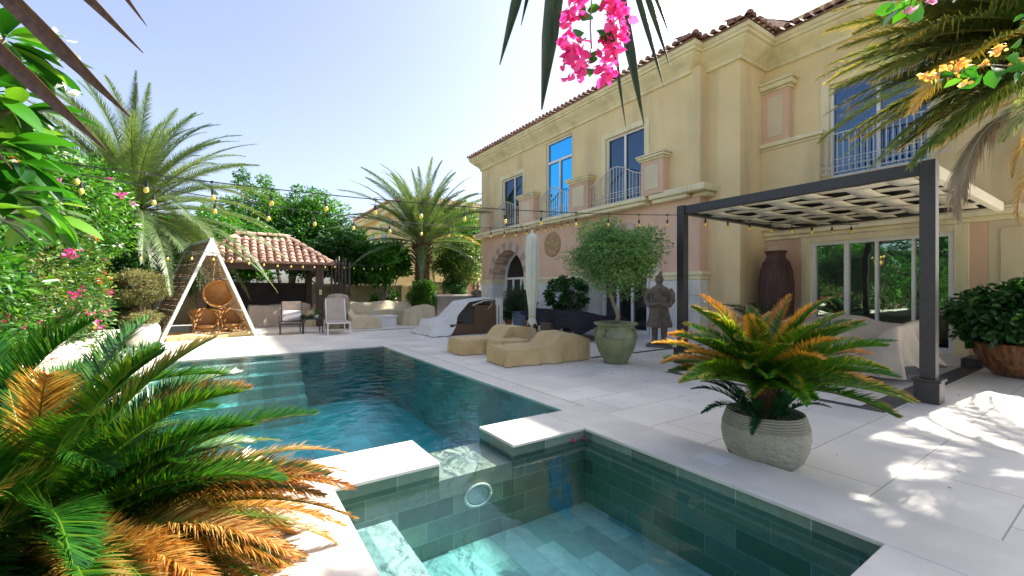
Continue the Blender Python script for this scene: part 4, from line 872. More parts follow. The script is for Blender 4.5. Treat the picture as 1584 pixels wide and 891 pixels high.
tag(rk.build('stone_column',mat('rough_limestone',(.40,.33,.24),(.28,.22,.16),.9,6,1,18,dist=.03),smooth=True),'rough rounded stone column behind the white legged lounger','column')
# ------------------------------------------------------------ triangular cabana
RZ=R(15); cb=thing('cabana','white A frame cabana with woven lattice sides at the far end of the pool','cabana',(-.33,14.23,0),RZ)
hw,ht,dp=1.10,2.78,2.4; WF=mat('white_timber',(.66,.67,.62),(.56,.57,.53),.6,4,.15,30)
def fbar(a,b,w_=.075,h_=.075,nm='frame_bar',m_=None): return MB().bar(a,b,w_,h_,up=(0,1,0)).build(nm,m_ or WF,cb,world=False,bevel=.004)
for y in (0,dp):
    fbar((-hw,y,.04),(0,y,ht)); fbar((hw,y,.04),(0.0,y+.001,ht-.02)); fbar((-hw+.04,y+.002,.04),(hw-.04,y+.002,.04))
MB().bar((0,0,ht),(0,dp,ht),.08).build('ridge_beam',WF,cb,world=False)
for s in (-1,1):
    MB().bar((s*hw,0.04,.04),(s*hw,dp-.04,.04),.06).build('frame_bar',WF,cb,world=False)
    for q in (.30,.62): MB().bar((s*hw*(1-q),.04,ht*q),(s*hw*(1-q),dp-.04,ht*q),.045).build('frame_bar',WF,cb,world=False)
MB().prism([(-.175,ht-.44),(.175,ht-.44),(.0,ht+.02)],'Y',-.04,-.01).build('apex_panel',WF,cb,world=False)
RAT=mat('rattan_lattice',(.30,.205,.12),(.22,.145,.08),.6,12,.3,60); RATB=mat('rattan_honey',(.42,.20,.055),(.30,.13,.035),.5,14,.5,50,stretch=(1,1,4))
sl_=math.hypot(hw,ht)
def lat(s):
    mb=MB(); W_,L_=dp,sl_; P=lambda u,v,o: (s*(hw*(1-v/L_)+o*.9),u,ht*v/L_+.02+o*.35)
    sp=.125; k=-int(L_/sp)
    for dirn in (1,-1):
        c=-L_ if dirn==1 else 0
        while c<W_+(0 if dirn==1 else L_):
            # u=c+v (dirn 1) or u=c-v
            v0,v1=0,L_
            if dirn==1: v0=max(0,-c); v1=min(L_,W_-c)
            else: v0=max(0,c-W_); v1=min(L_,c)
            if v1-v0>.05:
                u0=c+dirn*v0; u1=c+dirn*v1; h_=.028; o=.004*dirn
                # two crossing layers of thin flat cane
                a,b=(u0,v0),(u1,v1); n_=(-dirn*.7071,.7071); vs_=[]
                for (u,v),sg in ((a,-1),(a,1),(b,1),(b,-1)): vs_.append(P(min(max(u+n_[0]*h_*sg,0),W_),min(max(v+n_[1]*h_*sg,0),L_),o))
                mb.add(vs_,[(0,1,2,3)])
            c+=sp
    return mb
for s in (-1,1): lat(s).build('lattice_side',RAT,cb,world=False,solid=.006)
cover('ground_sheet',None,None,0,.62,.98,.52,lambda u,v:.20+.05*sin(5*u+1)*cos(3*v),TAN,parent=cb,seed=51,wr=.03,flare=.0,sag=.0)
bpy.data.objects[-1] if False else None
gs=[o for o in cb.children if o.name.startswith('ground_sheet')][0]; gs.location=(0,0,0)
# cover() subtracted nothing useful for a rotated parent: rebuild its coordinates as local ones
gs.data.transform(Matrix.Translation((-0.33,14.23,0)))
# rattan love seat and hanging basket
ls=thing('rattan_loveseat','honey coloured rattan love seat with curled arms inside the white cabana','chair',(-.2,15.05,0),RZ); ls.scale=(.88,.88,.92)
def shell(cx,cy,cz,r,h,a0,a1,m_,parent,name,tilt=0,n=26,k=10,curve=.0,top=None):
    V=[]
    for i in range(n+1):
        a=a0+(a1-a0)*i/n
        for j_ in range(k+1):
            q=j_/k; rr_=r*(1+.18*q+.1*sin(q*PI)); zt=h*(top(i/n) if top else 1); V.append((cx+rr_*cos(a),cy+rr_*sin(a)*.8,cz+zt*q))
    return MB().add(V,[(i*(k+1)+j_,(i+1)*(k+1)+j_,(i+1)*(k+1)+j_+1,i*(k+1)+j_+1) for i in range(n) for j_ in range(k)]).build(name,m_,parent,world=False,smooth=True,solid=.02)
tp=lambda q:.45+.55*sin(q*PI)**.6
for cx in (-.36,.36):
    shell(cx,.05,.42,.30,.52,-.5,PI+.5,RATB,ls,'backrest',top=tp)
    MB().lathe([(0,0),(.26,.0),(.30,.05),(.28,.1),(0,.11)],26,(cx,0,.34)).build('seat',RATB,ls,world=False,smooth=True)
    fm=MB(); fm.tube([(cx+(.30+.05*abs(cos(a)))*cos(a)*1.18,.05+.29*sin(a),.42+.52*tp((a+.5)/(PI+1))) for a in np.linspace(-.5,PI+.5,24)],.022,8); fm.build('rim',RATB,ls,world=False,smooth=True)
ft=MB()
for x in (-.68,-.06,.06,.68):
    ft.tube([(x,-.22,.0),(x*1.02,-.24,.3),(x,-.2,.62)],.028,8); ft.tube([(x,.25,0),(x,.26,.4)],.025,8)
for x in np.linspace(-.62,.62,15): ft.tube([(x,-.24,.05),(x+.03*sin(x*9),-.26,.32)],.01,5)
ft.tube([(-.68,-.25,.33),(0,-.27,.30),(.68,-.25,.33)],.022,8).tube([(-.68,-.24,.06),(.68,-.24,.06)],.02,8); ft.build('base_frame',RATB,ls,world=False,smooth=True)
hb=thing('hanging_basket_chair','round rattan basket chair hung by ropes from the cabana ridge','chair',(-.22,14.95,1.0),RZ); hb.scale=(.85,.85,1)
V=[];n,k=30,12
for i in range(k+1):
    ph=PI*.5*i/k
    for j_ in range(n): a=2*PI*j_/n; V.append((.42*sin(ph+.0001)*cos(a),.40*(1-cos(ph))*-1+.22, .36*sin(ph+.0001)*sin(a)*1.0+.30))
MB().add(V,[(i*n+j_,i*n+(j_+1)%n,(i+1)*n+(j_+1)%n,(i+1)*n+j_) for i in range(k) for j_ in range(n)]).build('basket',RATB,hb,world=False,smooth=True,solid=.015)
MB().tube([(.43*cos(a),-.18,.30+.37*sin(a)) for a in np.linspace(0,2*PI,33)],.028,8).build('rim',RATB,hb,world=False,smooth=True)
rp=MB(); 
for x in (-.13,.13): rp.tube([(x,-.05,.66),(x*.5,.0,1.2),(.0,.05,1.68)],.016,6)
rp.build('rope',mat('rope',(.45,.36,.22),None,.9,30),hb,world=False)
# ------------------------------------------------------------ garden walls
WALLM=mat('garden_wall',(.52,.43,.27),(.45,.37,.23),.85,2,.5,60,stain=((.30,.25,.17),1.5,(1,1,.3),.5),dist=.004)
RUB=brick('limestone_blocks',[(.50,.46,.38),(.58,.54,.45),(.44,.40,.33)],(.32,.28,.22),'YZ',.5,.25,.008,rough=.9,bump=.6,noise=.25,nscale=9)
gw=thing('garden_wall','cream rendered garden wall running behind the sofas at the back','wall',(6,23.2,0))
MB().box(-8,13.5,23.1,23.35,-.05,1.62).build('wall',WALLM,gw); MB().box(-8,13.5,23.02,23.43,1.621,1.72).build('coping',TRIM,gw,bevel=.01)
for x in (-4,-1,2,5,8,11): MB().box(x,x+.35,22.98,23.099,-.04,1.62).build('pier',WALLM,gw)
gw2=thing('boundary_wall','cream boundary wall behind the hedge on the left side','wall',(-7.5,8,0))
MB().box(-7.6,-7.35,-4,23,-.05,2.1).build('wall',WALLM,gw2); MB().box(-7.68,-7.27,-4,23,2.101,2.2).build('coping',TRIM,gw2)
pw=thing('planter_wall','low rough limestone planter wall below the flowering hedge','wall',(-2.1,10,0))
MB().box(-2.35,-2.02,3.0,12.9,-.05,.46).box(-4.5,-2.351,12.65,12.9,-.05,.459).build('wall',RUB,pw); MB().box(-2.40,-1.98,2.98,12.95,.461,.52).build('coping',COPE,pw,bevel=.01)
ctr=thing('stone_counter','grey stone clad counter block beside the villa at the far end','counter',(9.3,19.2,0))
MB().box(8.35,10.25,18.95,19.9,0,1.10).build('body',mat('counter_stone',(.36,.32,.28),(.30,.27,.235),.8,2,.3,40),ctr); MB().box(8.27,10.33,18.87,19.98,1.101,1.17).build('worktop',COPE,ctr,bevel=.01)
fn=thing('timber_fence','pinkish brown board fence behind the stone counter','fence',(10,21.8,0))
MB().box(8.2,13.5,21.7,21.8,0,1.85).build('boards',brick('fence_boards',[(.30,.21,.15),(.35,.25,.18)],(.12,.08,.06),'XZ',1.8,.14,.004,rough=.8),fn)
for x in (8.2,10.0,11.8): MB().box(x-.05,x+.05,21.6,21.699,0,1.9).build('post',WOOD,fn)
# ------------------------------------------------------------ statues
STM=mat('weathered_clay',(.20,.165,.125),(.115,.095,.075),.9,9,.9,26,dist=.02,detail=8)
def warrior(x,y,rz,sc,label,lean=0):
    o=thing('warrior_statue',label,'statue',(x,y,0),rz,group='clay warrior statues'); o.scale=(sc,sc,sc)
    MB().box(-.30,.30,-.24,.24,0,.06).build('plinth',STM,o,world=False,bevel=.01)
    b=MB()
    for s in (-1,1):
        b.loft([(s*.11,-.06,.06,.075,.14),(s*.11,-.07,.10,.075,.15),(s*.11,-.02,.15,.075,.09),(s*.11,.0,.22,.068,.072),(s*.11,.0,.5,.085,.088),(s*.11,0,.62,.10,.10)],16)
    b.loft([(0,.0,.50,.30,.20),(0,0,.54,.315,.21),(0,0,.70,.265,.185),(0,0,.88,.225,.165),(0,0,1.02,.20,.15),(0,-.005,1.10,.205,.155),(0,-.01,1.25,.225,.16),(0,-.005,1.38,.235,.15),(0,.0,1.46,.20,.125),(0,0,1.51,.10,.085),(0,0,1.56,.068,.068),(0,-.005,1.60,.07,.075)],28)
    b.loft([(0,-.005,1.565,.05,.06),(0,-.015,1.60,.078,.092),(0,-.012,1.66,.088,.102),(0,-.005,1.72,.088,.10),(0,.005,1.77,.07,.082),(0,.01,1.80,.03,.04)],18)
    b.loft([(0,-.105,1.655,.014,.012),(0,-.118,1.64,.018,.016),(0,-.10,1.625,.016,.012)],8)   # nose
    b.loft([(.02,.02,1.78,.038,.038),(.03,.03,1.83,.045,.045),(.03,.03,1.87,.03,.03)],12)      # top knot
    for s in (-1,1):
        b.loft([(s*.088,.0,1.62,.012,.022),(s*.092,.0,1.66,.014,.026),(s*.088,.0,1.70,.01,.018)],8)
        b.tube([(s*.22,0,1.42),(s*.285,.01,1.30),(s*.30,.0,1.13),(s*.24,-.10,1.03),(s*.12,-.18,1.05),(s*.05,-.19,1.07)],[.085,.088,.075,.066,.055,.042],14)
        b.tube([(s*.05,-.185,1.06),(s*.0,-.20,1.075+.02*s),(s*-.03,-.195,1.08+.02*s)],[.045,.04,.025],10)
    # skirt flare to the sides and sash
    b.loft([(0,.02,.49,.29,.19),(0,.02,.47,.31,.205),(0,.02,.55,.30,.20)],24)
    body=b.build('body',STM,o,world=False,remesh=.014)
    ar=MB()
    for zi in range(8):                              # rows of armour plates on the chest
        zc=.98+.058*zi; rx=np.interp(zc,[.9,1.1,1.25,1.4],[.225,.205,.225,.235])+.006; ry=np.interp(zc,[.9,1.1,1.25,1.4],[.165,.155,.16,.15])+.006
        for k_ in range(9):
            a=-PI/2+(k_-4)*.26; cx,cy=rx*cos(a),ry*sin(a)-.005; nx,ny=cos(a)/rx,sin(a)/ry; l=math.hypot(nx,ny); nx/=l; ny/=l; tx,ty=-ny,nx; hw_=.026
            ar.add([(cx+tx*s1*hw_+nx*q,cy+ty*s1*hw_+ny*q,zc+s2*.026) for q in (0,.010) for s1,s2 in ((-1,-1),(1,-1),(1,1),(-1,1))],[(4,5,6,7),(0,1,5,4),(1,2,6,5),(2,3,7,6),(3,0,4,7)])
    ar.build('armour',STM,o,world=False)
    MB().tube([(.02,-.175,1.32),(.03,-.19,1.1),(.05,-.22,.75),(.06,-.235,.54)],[.018,.015,.02,.024],8).build('sash',STM,o,world=False,smooth=True)
    return o
warrior(8.97,6.86,R(-58),1.0,'life size clay warrior statue in plated armour beside the olive tree')
warrior(10.45,18.75,R(-40),.97,'clay warrior statue standing past the far corner of the villa')
# ------------------------------------------------------------ festoon lights
BULB=mat('amber_glass',(.90,.66,.12),(.86,.58,.10),.15,8,spec=.8); CAB=mat('black_cable',(.02,.02,.02),None,.5)
def festoon(name,label,pts,n,drop=.16,first=0,skip=()):
    o=thing(name,label,'string lights',tuple(pts[0]),group='festoon light strings')
    pts=[Vector(p) for p in pts]; path=[]
    for a,b in zip(pts[:-1],pts[1:]):
        for i in range(24):
            q=i/24; p=a.lerp(b,q); p.z-=.035*(b-a).length*4*q*(1-q)*.5; path.append(p)
    path.append(pts[-1]); MB().tube(path,.007,5).build('cable',CAB,o)
    Ls=[0]; 
    for a,b in zip(path[:-1],path[1:]): Ls.append(Ls[-1]+(b-a).length)
    T=Ls[-1]; first_b=None
    for i in range(n):
        d=T*(i+.6)/n; k=next(k for k in range(len(Ls)-1) if Ls[k+1]>=d); q=(d-Ls[k])/(Ls[k+1]-Ls[k]); p=path[k].lerp(path[k+1],q)-pts[0]
        if first_b is None:
            bm=MB().lathe([(.012,-.0),(.022,-.017),(.028,-.038),(.026,-.057),(.015,-.074),(.0,-.08)],14,(0,0,-drop),capb=False).build('bulb',BULB,o,world=False,smooth=True)
            sk=MB().tube([(0,0,0),(0,0,-drop+.06)],.004,5).lathe([(.012,.065),(.018,.06),(.02,.0),(.014,-.006)],10,(0,0,-drop),capb=False).box(-.03,.03,-.009,.009,-.012,.012).build('socket',CAB,bm,world=False)
            bm.location=p; first_b=(bm,sk)
        else:
            c=first_b[0].copy(); COL.objects.link(c); c.parent=o; c.location=p; c.rotation_euler=(random.uniform(-.08,.08),random.uniform(-.08,.08),random.random()*6)
            d_=first_b[1].copy(); COL.objects.link(d_); d_.parent=c
festoon('string_lights','nearer string of amber bulbs running from the left trees to the pergola post',[(-1.85,7.1,2.90),(7.3,5.14,2.86)],14)
festoon('string_lights','farther string of amber bulbs crossing the pool to the villa balcony',[(-1.85,7.1,2.82),(4.6,8.3,2.78),(9.98,11.3,3.9)],19)
festoon('string_lights','short row of amber bulbs hanging under the pergola roof',[(7.36,4.9,2.84),(11.15,3.5,2.80),],8,drop=.12)
festoon('string_lights','lowest string of amber bulbs along the cabana and the gazebo eave',[(-2.4,12.5,2.3),(-.5,13.9,2.42),(3.6,17.7,2.48),(6.4,19.8,2.6)],20,drop=.13)
# recessed lids and pool light
tag(MB().box(3.06,3.24,1.80,2.02,.0905,.094).build('skimmer_lid',WHITE,bevel=.002),'square white lid set in the raised spa coping','lid')
lt=thing('pool_light','round white underwater light on the wall under the spillway','light',(1.68,3.02,-.24))
MB().tube([(1.68+.115*cos(a),3.010,-.24+.085*sin(a)) for a in np.linspace(0,2*PI,33)],.012,8).build('ring',WHITE,lt,smooth=True)
MB().lathe([(0,0),(.095,0),(.09,.012),(0,.02)],28).build('lens',WHITE,lt,world=False); 
lens=[o for o in lt.children if o.name.startswith('lens')][0]; lens.rotation_euler=(PI/2,0,0); lens.scale=(1,.75,1)
fwd=Vector((sin(YAW),cos(YAW),0)); rgt=Vector((cos(YAW),-sin(YAW),0))
def at(u,v,d): return Vector((0,0,1.4))+(fwd+rgt*((u-792)/664)+Vector((0,0,1))*((449-v)/664))*d
# ------------------------------------------------------------ foliage materials
CYC=leafmat('cycad_leaf',[(.008,.045,.008),(.015,.085,.008),(.03,.13,.009),(.12,.20,.012)],[(.20,.06,.008),(.34,.125,.012),(.46,.235,.045),(.52,.36,.12),(.26,.08,.01)],trans=.30,rough=.32)
CYCD=leafmat('dark_cycad_leaf',[(.006,.04,.015),(.012,.07,.022),(.02,.10,.02)],[(.3,.14,.03),(.4,.2,.05)],trans=.2,rough=.35)
PALM=leafmat('date_palm_leaf',[(.05,.105,.04),(.08,.15,.055),(.12,.19,.07),(.20,.235,.10)],[(.28,.17,.06),(.42,.29,.12),(.48,.36,.18)],trans=.32,rough=.42)
PALMN=leafmat('near_palm_leaf',[(.06,.12,.035),(.10,.17,.05),(.16,.23,.07),(.28,.28,.10)],[(.50,.32,.03),(.66,.46,.06),(.50,.36,.17)],trans=.45,rough=.4)
DRY=leafmat('dry_palm_leaf',[(.30,.22,.13),(.38,.29,.18),(.44,.35,.24)],None,trans=.2,rough=.6,tcol=(1,1,.9))
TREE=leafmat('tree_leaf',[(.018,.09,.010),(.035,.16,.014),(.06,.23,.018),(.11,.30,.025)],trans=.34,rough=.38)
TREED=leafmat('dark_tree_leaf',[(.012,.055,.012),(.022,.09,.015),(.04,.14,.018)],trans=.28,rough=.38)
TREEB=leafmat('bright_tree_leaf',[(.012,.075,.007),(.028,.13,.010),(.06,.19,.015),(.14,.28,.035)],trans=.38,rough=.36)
PLUM=leafmat('plumeria_leaf',[(.008,.055,.005),(.015,.095,.007),(.025,.14,.008),(.05,.20,.012),(.16,.30,.03)],trans=.36,rough=.28)
HEDG=leafmat('hedge_leaf',[(.010,.045,.008),(.025,.09,.012),(.05,.14,.016),(.13,.22,.03),(.22,.16,.06)],trans=.32,rough=.4)
OLIV=leafmat('olive_leaf',[(.05,.14,.05),(.10,.23,.07),(.18,.32,.09),(.36,.46,.14)],trans=.3,rough=.45,tcol=(1.3,1.4,.6))
TOPI=leafmat('topiary_leaf',[(.10,.12,.04),(.18,.19,.07),(.27,.26,.11),(.33,.29,.15)],trans=.25,rough=.5)
BLUSH=leafmat('blue_shrub_leaf',[(.02,.07,.035),(.04,.10,.05),(.10,.14,.05)],trans=.25,rough=.45)
PINKF=leafmat('magenta_bract',[(.60,.03,.22),(.75,.06,.32),(.85,.15,.42)],trans=.45,rough=.5,tcol=(1.2,1,1.1))
REDF=leafmat('red_flower',[(.75,.05,.02),(.85,.12,.03)],trans=.3,rough=.5,tcol=(1,1,1)); ORNF=leafmat('orange_bract',[(.85,.42,.06),(.90,.55,.12),(.95,.70,.30)],trans=.4,rough=.5,tcol=(1.1,1,.8)); WHTF=leafmat('white_flower',[(.8,.8,.7),(.85,.85,.78)],trans=.3,rough=.5,tcol=(1,1,1)); LILF=leafmat('pale_pink_flower',[(.72,.25,.45),(.82,.42,.55)],trans=.3,rough=.5,tcol=(1,1,1))
BARK=mat('bark',(.16,.11,.07),(.09,.065,.045),.9,6,.9,22,stretch=(2,2,.6),dist=.02); BARKG=mat('grey_bark',(.27,.22,.16),(.18,.145,.11),.9,6,.8,25,stretch=(2,2,.6),dist=.015)
BOOT=mat('palm_boots',(.17,.10,.055),(.09,.05,.03),.95,10,1,20,dist=.03)

CYC3=leafmat('bright_cycad_leaf',[(.015,.085,.008),(.03,.14,.010),(.07,.21,.012),(.20,.32,.018)],[(.34,.12,.012),(.50,.22,.02),(.62,.34,.06),(.66,.46,.12)],trans=.36,rough=.36)
# ------------------------------------------------------------ cycads
def cycad_trunk(o,h,r,z0=0):
    mb=MB(); mb.lathe([(r*.9,z0),(r,z0+h*.5),(r*.9,z0+h),(r*.3,z0+h+.04)],16)
    g=np.random.default_rng(3)
    for i in range(int(h/.035)):
        for j in range(9):
            a=j*.698+i*.35; z=z0+i*.035; mb.bar((r*.8*cos(a),r*.8*sin(a),z),((r*1.35)*cos(a+.1),(r*1.35)*sin(a+.1),z+.045),.028,.016)
    mb.build('trunk',BOOT,o,world=False)
def cycad(o,cz,n,L,seed,m,ranges=((5,80),),ll=.13,nl=75,lw=.0042,brownf=.5,droop=1.2,name='fronds',az0=0,azspan=2*PI,r=.007,minb=0,cx=0,cy=0,bfun=None,K=3,vee=35):
    g=np.random.default_rng(seed); acc=newacc()
    for i in range(n):
        az=az0+(i*2.399963)%(2*PI)/(2*PI)*azspan+g.normal()*.12; q=(i+.5)/n; lo,hi=ranges[0]; el=R(lo+(hi-lo)*(1-q)**1.1)
        b=g.random()
        if bfun: A,B=bfun(az,q,g)
        else: A,B=(1.1,.7) if b<brownf*.45 else ((.35,.75) if b<brownf else (-.1,.25))
        f=(lambda s,k,A=A,B=B: A*(.15+.85*s)+B*k*(.35+.65*s)-.12+minb)
        frond(acc,(cx,cy,cz),az,el,L*(.82+.3*g.random()),droop*(.75+.5*g.random())*(1 if el>R(25) else .8),nl=nl,ll=ll,lw=lw,start=.16,ang=68,vee=vee,ldroop=.10,K=K,brown=f,twist=g.normal()*.25,r=r,g=g,vv=.25+.5*g.random(),
              prof=lambda u:np.minimum(1,u*4+.35)*(1-.75*np.clip((u-.55)/.45,0,1)**2.2))
    return accobj(name,m,o,acc,world=False)
c1=thing('cycad','large cycad with browning fronds filling the lower left foreground','cycad',(-.62,2.40,-.02))
cycad_trunk(c1,.42,.13)
def bf(az,q,g):
    a=(az%(2*PI)); right=cos(a-R(-25))   # the sunburnt fronds lean out over the water
    b=g.random()
    if q>.6 and right>.1: return (.85,.8) if b<.55 else (.35,.9)
    if right>.2: return (.9,.9) if b<.04 else ((.1,.8) if b<.45 else (-.2,.4))
    return (-.25,.3)
cycad(c1,.44,84,1.0,11,CYC,ranges=((-14,80),),ll=.155,nl=185,lw=.0046,droop=1.0,r=.007,bfun=bf,K=4)
g_=np.random.default_rng(12); acc=newacc()
for i in range(74):
    a_=R(-82+116*(i/73))+g_.normal()*.06; bb=((1.0,.8) if g_.random()<.4 else ((.45,.9) if g_.random()<.7 else (0,.7)))
    frond(acc,(.05,0,.36),a_,R(g_.uniform(-26,34)),g_.uniform(.92,1.20),1.05,nl=185,ll=.15,lw=.0030,start=.16,ang=62,vee=28,ldroop=.22,K=4,brown=(lambda s,k,A=bb[0],B=bb[1]:A*(.1+.9*s)+B*k*(.3+.7*s)-.12),twist=g_.normal()*.3,r=.006,g=g_,vv=.45+.25*g_.normal())
accobj('sunburnt_fronds',CYC,c1,acc,world=False)
c2=thing('cycad','second green cycad with upright fronds behind the large foreground cycad','cycad',(-.95,2.78,-.02)); cycad_trunk(c2,.5,.12)
cycad(c2,.52,36,1.05,23,CYC,ranges=((5,82),),ll=.16,nl=140,lw=.0042,brownf=0,droop=.9)
c3=thing('cycad','cycad with orange tipped fronds growing in the carved stone planter','cycad',(3.65,1.77,.34)); cycad_trunk(c3,.27,.062)
cycad(c3,.25,84,.86,31,CYC3,ranges=((16,76),),ll=.125,nl=150,lw=.0058,droop=.80,bfun=lambda az,q,g:((-.05,.80) if g.random()<.55 else ((.45,.9) if g.random()<.5 else (-.25,.45))),K=3)
g_=np.random.default_rng(5); acc=newacc()
for i,(a,e,L_) in enumerate(((PI*.93,.65,.50),(PI*.78,.9,.46),(PI*1.1,.5,.42),(PI*1.02,1.1,.40),(-.4,1.25,.42),(-.75,1.1,.40),(.1,1.15,.44),(PI*.6,1.0,.40),(PI*1.25,.8,.35),(-1.2,1.2,.38),(2.2,1.2,.42),(-.1,1.35,.40),(PI*.85,1.25,.42),(PI*1.35,1.2,.40),(-1.9,1.15,.38),(-1.6,.95,.36),(.35,1.2,.40))):
    frond(acc,(.10*cos(a),.10*sin(a),.02),a,e,L_*1.2,1.2,nl=70,ll=.095,lw=.0055,start=.12,ang=65,vee=30,K=3,r=.005,g=g_,vv=.4,twist=.2)
accobj('offshoots',CYCD,c3,acc,world=False)
cpot=thing('cycad_planter','dark planter with a deep green cycad between the pergola posts','planter',(9.75,4.85,0))
MB().lathe([(.2,0),(.25,.02),(.3,.35),(.3,.4),(.27,.4),(.26,.35)],32).build('pot',DARKM,cpot,world=False,smooth=True,ang=50)
c4=thing('cycad','deep green cycad in the dark planter under the pergola','cycad',(9.75,4.85,.38)); cycad_trunk(c4,.15,.08)
cycad(c4,.18,26,.95,37,CYCD,ranges=((5,75),),ll=.13,nl=60,lw=.006,brownf=0,droop=1.2)

# ------------------------------------------------------------ date palms
def date_palm(name_lab,x,y,zc,trunk_r,nf,L_,seed,m,lean=(0,0),nl=80,ll=.36,lw=.011,ranges=(-45,85),dry=0,el_pow=1.0,brownf=.25,azf=None,droop=1.25,boots=True,group=None,gaps=0,K=3,base=None):
    o=thing('date_palm',name_lab,'palm tree',(x,y,-.03),group=group); g=np.random.default_rng(seed)
    mb=MB(); h=zc
    pts=[(lean[0]*(1-i/8)**1.5,lean[1]*(1-i/8)**1.5,h*i/8) for i in range(9)]; mb.tube(pts,[trunk_r*(1.1-.15*i/8) for i in range(9)],16)
    if boots:
        for i in range(int(h/.11)):
            q=i*.11/h; px=lean[0]*(1-q)**1.5; py=lean[1]*(1-q)**1.5
            for j in range(8):
                a=j*PI/4+i*.42; r0=trunk_r*1.0; up_=1+.9*(q>.7); mb.bar((px+r0*.8*cos(a),py+r0*.8*sin(a),i*.11),(px+r0*1.25*up_**.5*cos(a+.05),py+r0*1.25*up_**.5*sin(a+.05),i*.11+.15*up_),.09,.035)
    mb.build('trunk',BOOT,o,world=False)
    acc=newacc()
    for i in range(nf):
        az=(i*2.399963)%(2*PI)+g.normal()*.1; q=(i+.5)/nf; el=R(ranges[0]+(ranges[1]-ranges[0])*(1-q)**el_pow)
        if azf: az,el=azf(i,az,el,g)
        lowf=sm(.55,1,q); b=g.random()<brownf*(1+2*lowf)
        f=(lambda s,k,b=b,lowf=lowf:(.55 if b else 0)+lowf*.22+.25*k*s-.05) 
        frond(acc,(.12*cos(az),.12*sin(az),h+.1*(1-q)),az,el,L_*(.8+.3*g.random())*(.9+.1*q),droop*(.75+.45*g.random()),nl=nl,ll=ll,lw=lw,start=.12,ang=55,vee=22,ldroop=.16,K=K,brown=f,twist=g.normal()*.35,r=.022,g=g,vv=.35+.35*g.random(),gaps=gaps,side=g.normal()*.12)
    accobj('fronds',m,o,acc,world=False)
    return o
date_palm('tall date palm with a broad shaggy crown behind the triangular cabana',-2.3,17.2,3.8,.26,118,4.2,41,PALM,ranges=(-42,89),brownf=.0,droop=1.0,nl=185,ll=.48,lw=.0075,el_pow=.8)
date_palm('date palm with a thick boot covered trunk beyond the sofas at the centre',8.25,20.6,3.75,.32,84,4.7,43,PALM,ranges=(-12,89),brownf=.02,droop=.95,nl=185,ll=.50,lw=.0095,el_pow=.75)
# near palm on the right, trunk outside the frame, fronds sweeping over the pergola
def az_near(i,az,el,g): return az,el
pr_=date_palm('date palm overhanging the pergola from the right edge of the photo',7.1,.30,3.95,.2,24,2.35,47,PALMN,lean=(1.2,-1.3),ranges=(-10,80),brownf=.10,droop=1.1,nl=135,ll=.38,lw=.0085,K=4)
acc=newacc(); g_=np.random.default_rng(8)
for (a,e,L_,dr) in ((2.62,.50,2.2,1.0),(2.45,.18,2.35,.75),(2.80,.78,2.3,1.25),(2.30,-.05,2.1,.6),(2.55,-.22,1.9,.5),(2.95,.35,2.2,.95),(2.15,.42,2.3,1.0),(2.0,.0,2.0,.7),(2.62,-.05,2.2,.65),(2.7,.28,2.4,.9),(2.38,.32,2.3,.8),(2.5,.7,2.3,1.1),(2.2,.15,2.2,.7),(2.85,.1,2.1,.8),(2.45,-.4,1.7,.4),(2.25,-.3,1.8,.45),(2.62,.12,2.45,.75),(2.55,.42,2.5,.95),(2.42,.05,2.4,.7),(2.5,-.12,2.1,.55),(2.7,.55,2.5,1.1),(2.35,-.15,2.1,.5),(2.6,.22,2.6,.85),(2.3,.3,2.5,.8)):
    frond(acc,(0,0,3.8),a,e,L_,dr,nl=140,ll=.40,lw=.0085,start=.1,ang=52,vee=18,ldroop=.35,K=4,brown=lambda s,k:.1+.55*k*s,twist=.3*g_.normal(),r=.02,g=g_,vv=.5)
accobj('fronds',PALMN,pr_,acc,world=False)
acc=newacc(); PB=Vector(pr_.location)
for (u,v,d,dr,bq) in ((1285,70,4.9,.8,.5),(1292,120,4.8,.75,.35),(1300,190,4.6,.7,.1),(1330,250,4.5,.6,.0),(1360,170,4.3,.7,0),(1395,235,4.35,.6,.0),(1330,20,5.0,.9,.3),(1310,95,4.5,.7,.45),(1375,90,4.2,.7,0),(1430,262,4.2,.55,.0),(1345,215,4.9,.6,0),(1400,40,4.0,.8,0),(1300,150,5.0,.6,.2),(1450,150,3.9,.6,0),(1470,225,4.0,.5,0),(1320,-30,4.8,1.0,0),(1560,215,5.2,.5,0),(1295,45,4.4,.8,.6),(1305,165,4.4,.7,.3),(1322,225,4.7,.6,.1),(1350,120,4.6,.7,0),(1385,200,4.6,.6,0),(1290,10,4.6,.9,.1),(1420,120,4.4,.7,0),(1370,260,4.7,.5,0),(1340,60,4.3,.8,.3)):
    T=at(u,v,d)-PB; b0=Vector((0,0,3.85)); w_=T-b0; hz=math.hypot(w_.x,w_.y); az=math.atan2(w_.y,w_.x); el=math.atan2(w_.z,hz)+dr*.47
    frond(acc,tuple(b0),az,el,w_.length*1.06,dr,nl=130,ll=.34,lw=.0085,start=.1,ang=54,vee=12,ldroop=.22,K=4,brown=lambda s,k,b=bq:b*.55*(k>.2)*(s>.3)+.32*k*s,twist=.25*g_.normal(),r=.018,g=g_,vv=.45+.2*g_.normal())
accobj('fronds',PALMN,pr_,acc,world=False)
DB_=at(1600,165,4.1)-Vector(pr_.location); acc=newacc(); frond(acc,tuple(DB_),2.62,-.35,1.45,1.5,nl=130,ll=.30,lw=.006,start=.2,ang=30,vee=5,ldroop=.5,K=4,g=g_,vv=.6,tipdroop=.4)
frond(acc,tuple(DB_+Vector((.02,.03,.03))),2.75,-.25,1.35,1.6,nl=90,ll=.26,lw=.006,start=.2,ang=25,vee=5,ldroop=.5,K=4,g=g_,vv=.3)
accobj('dead_frond',DRY,pr_,acc,world=False)
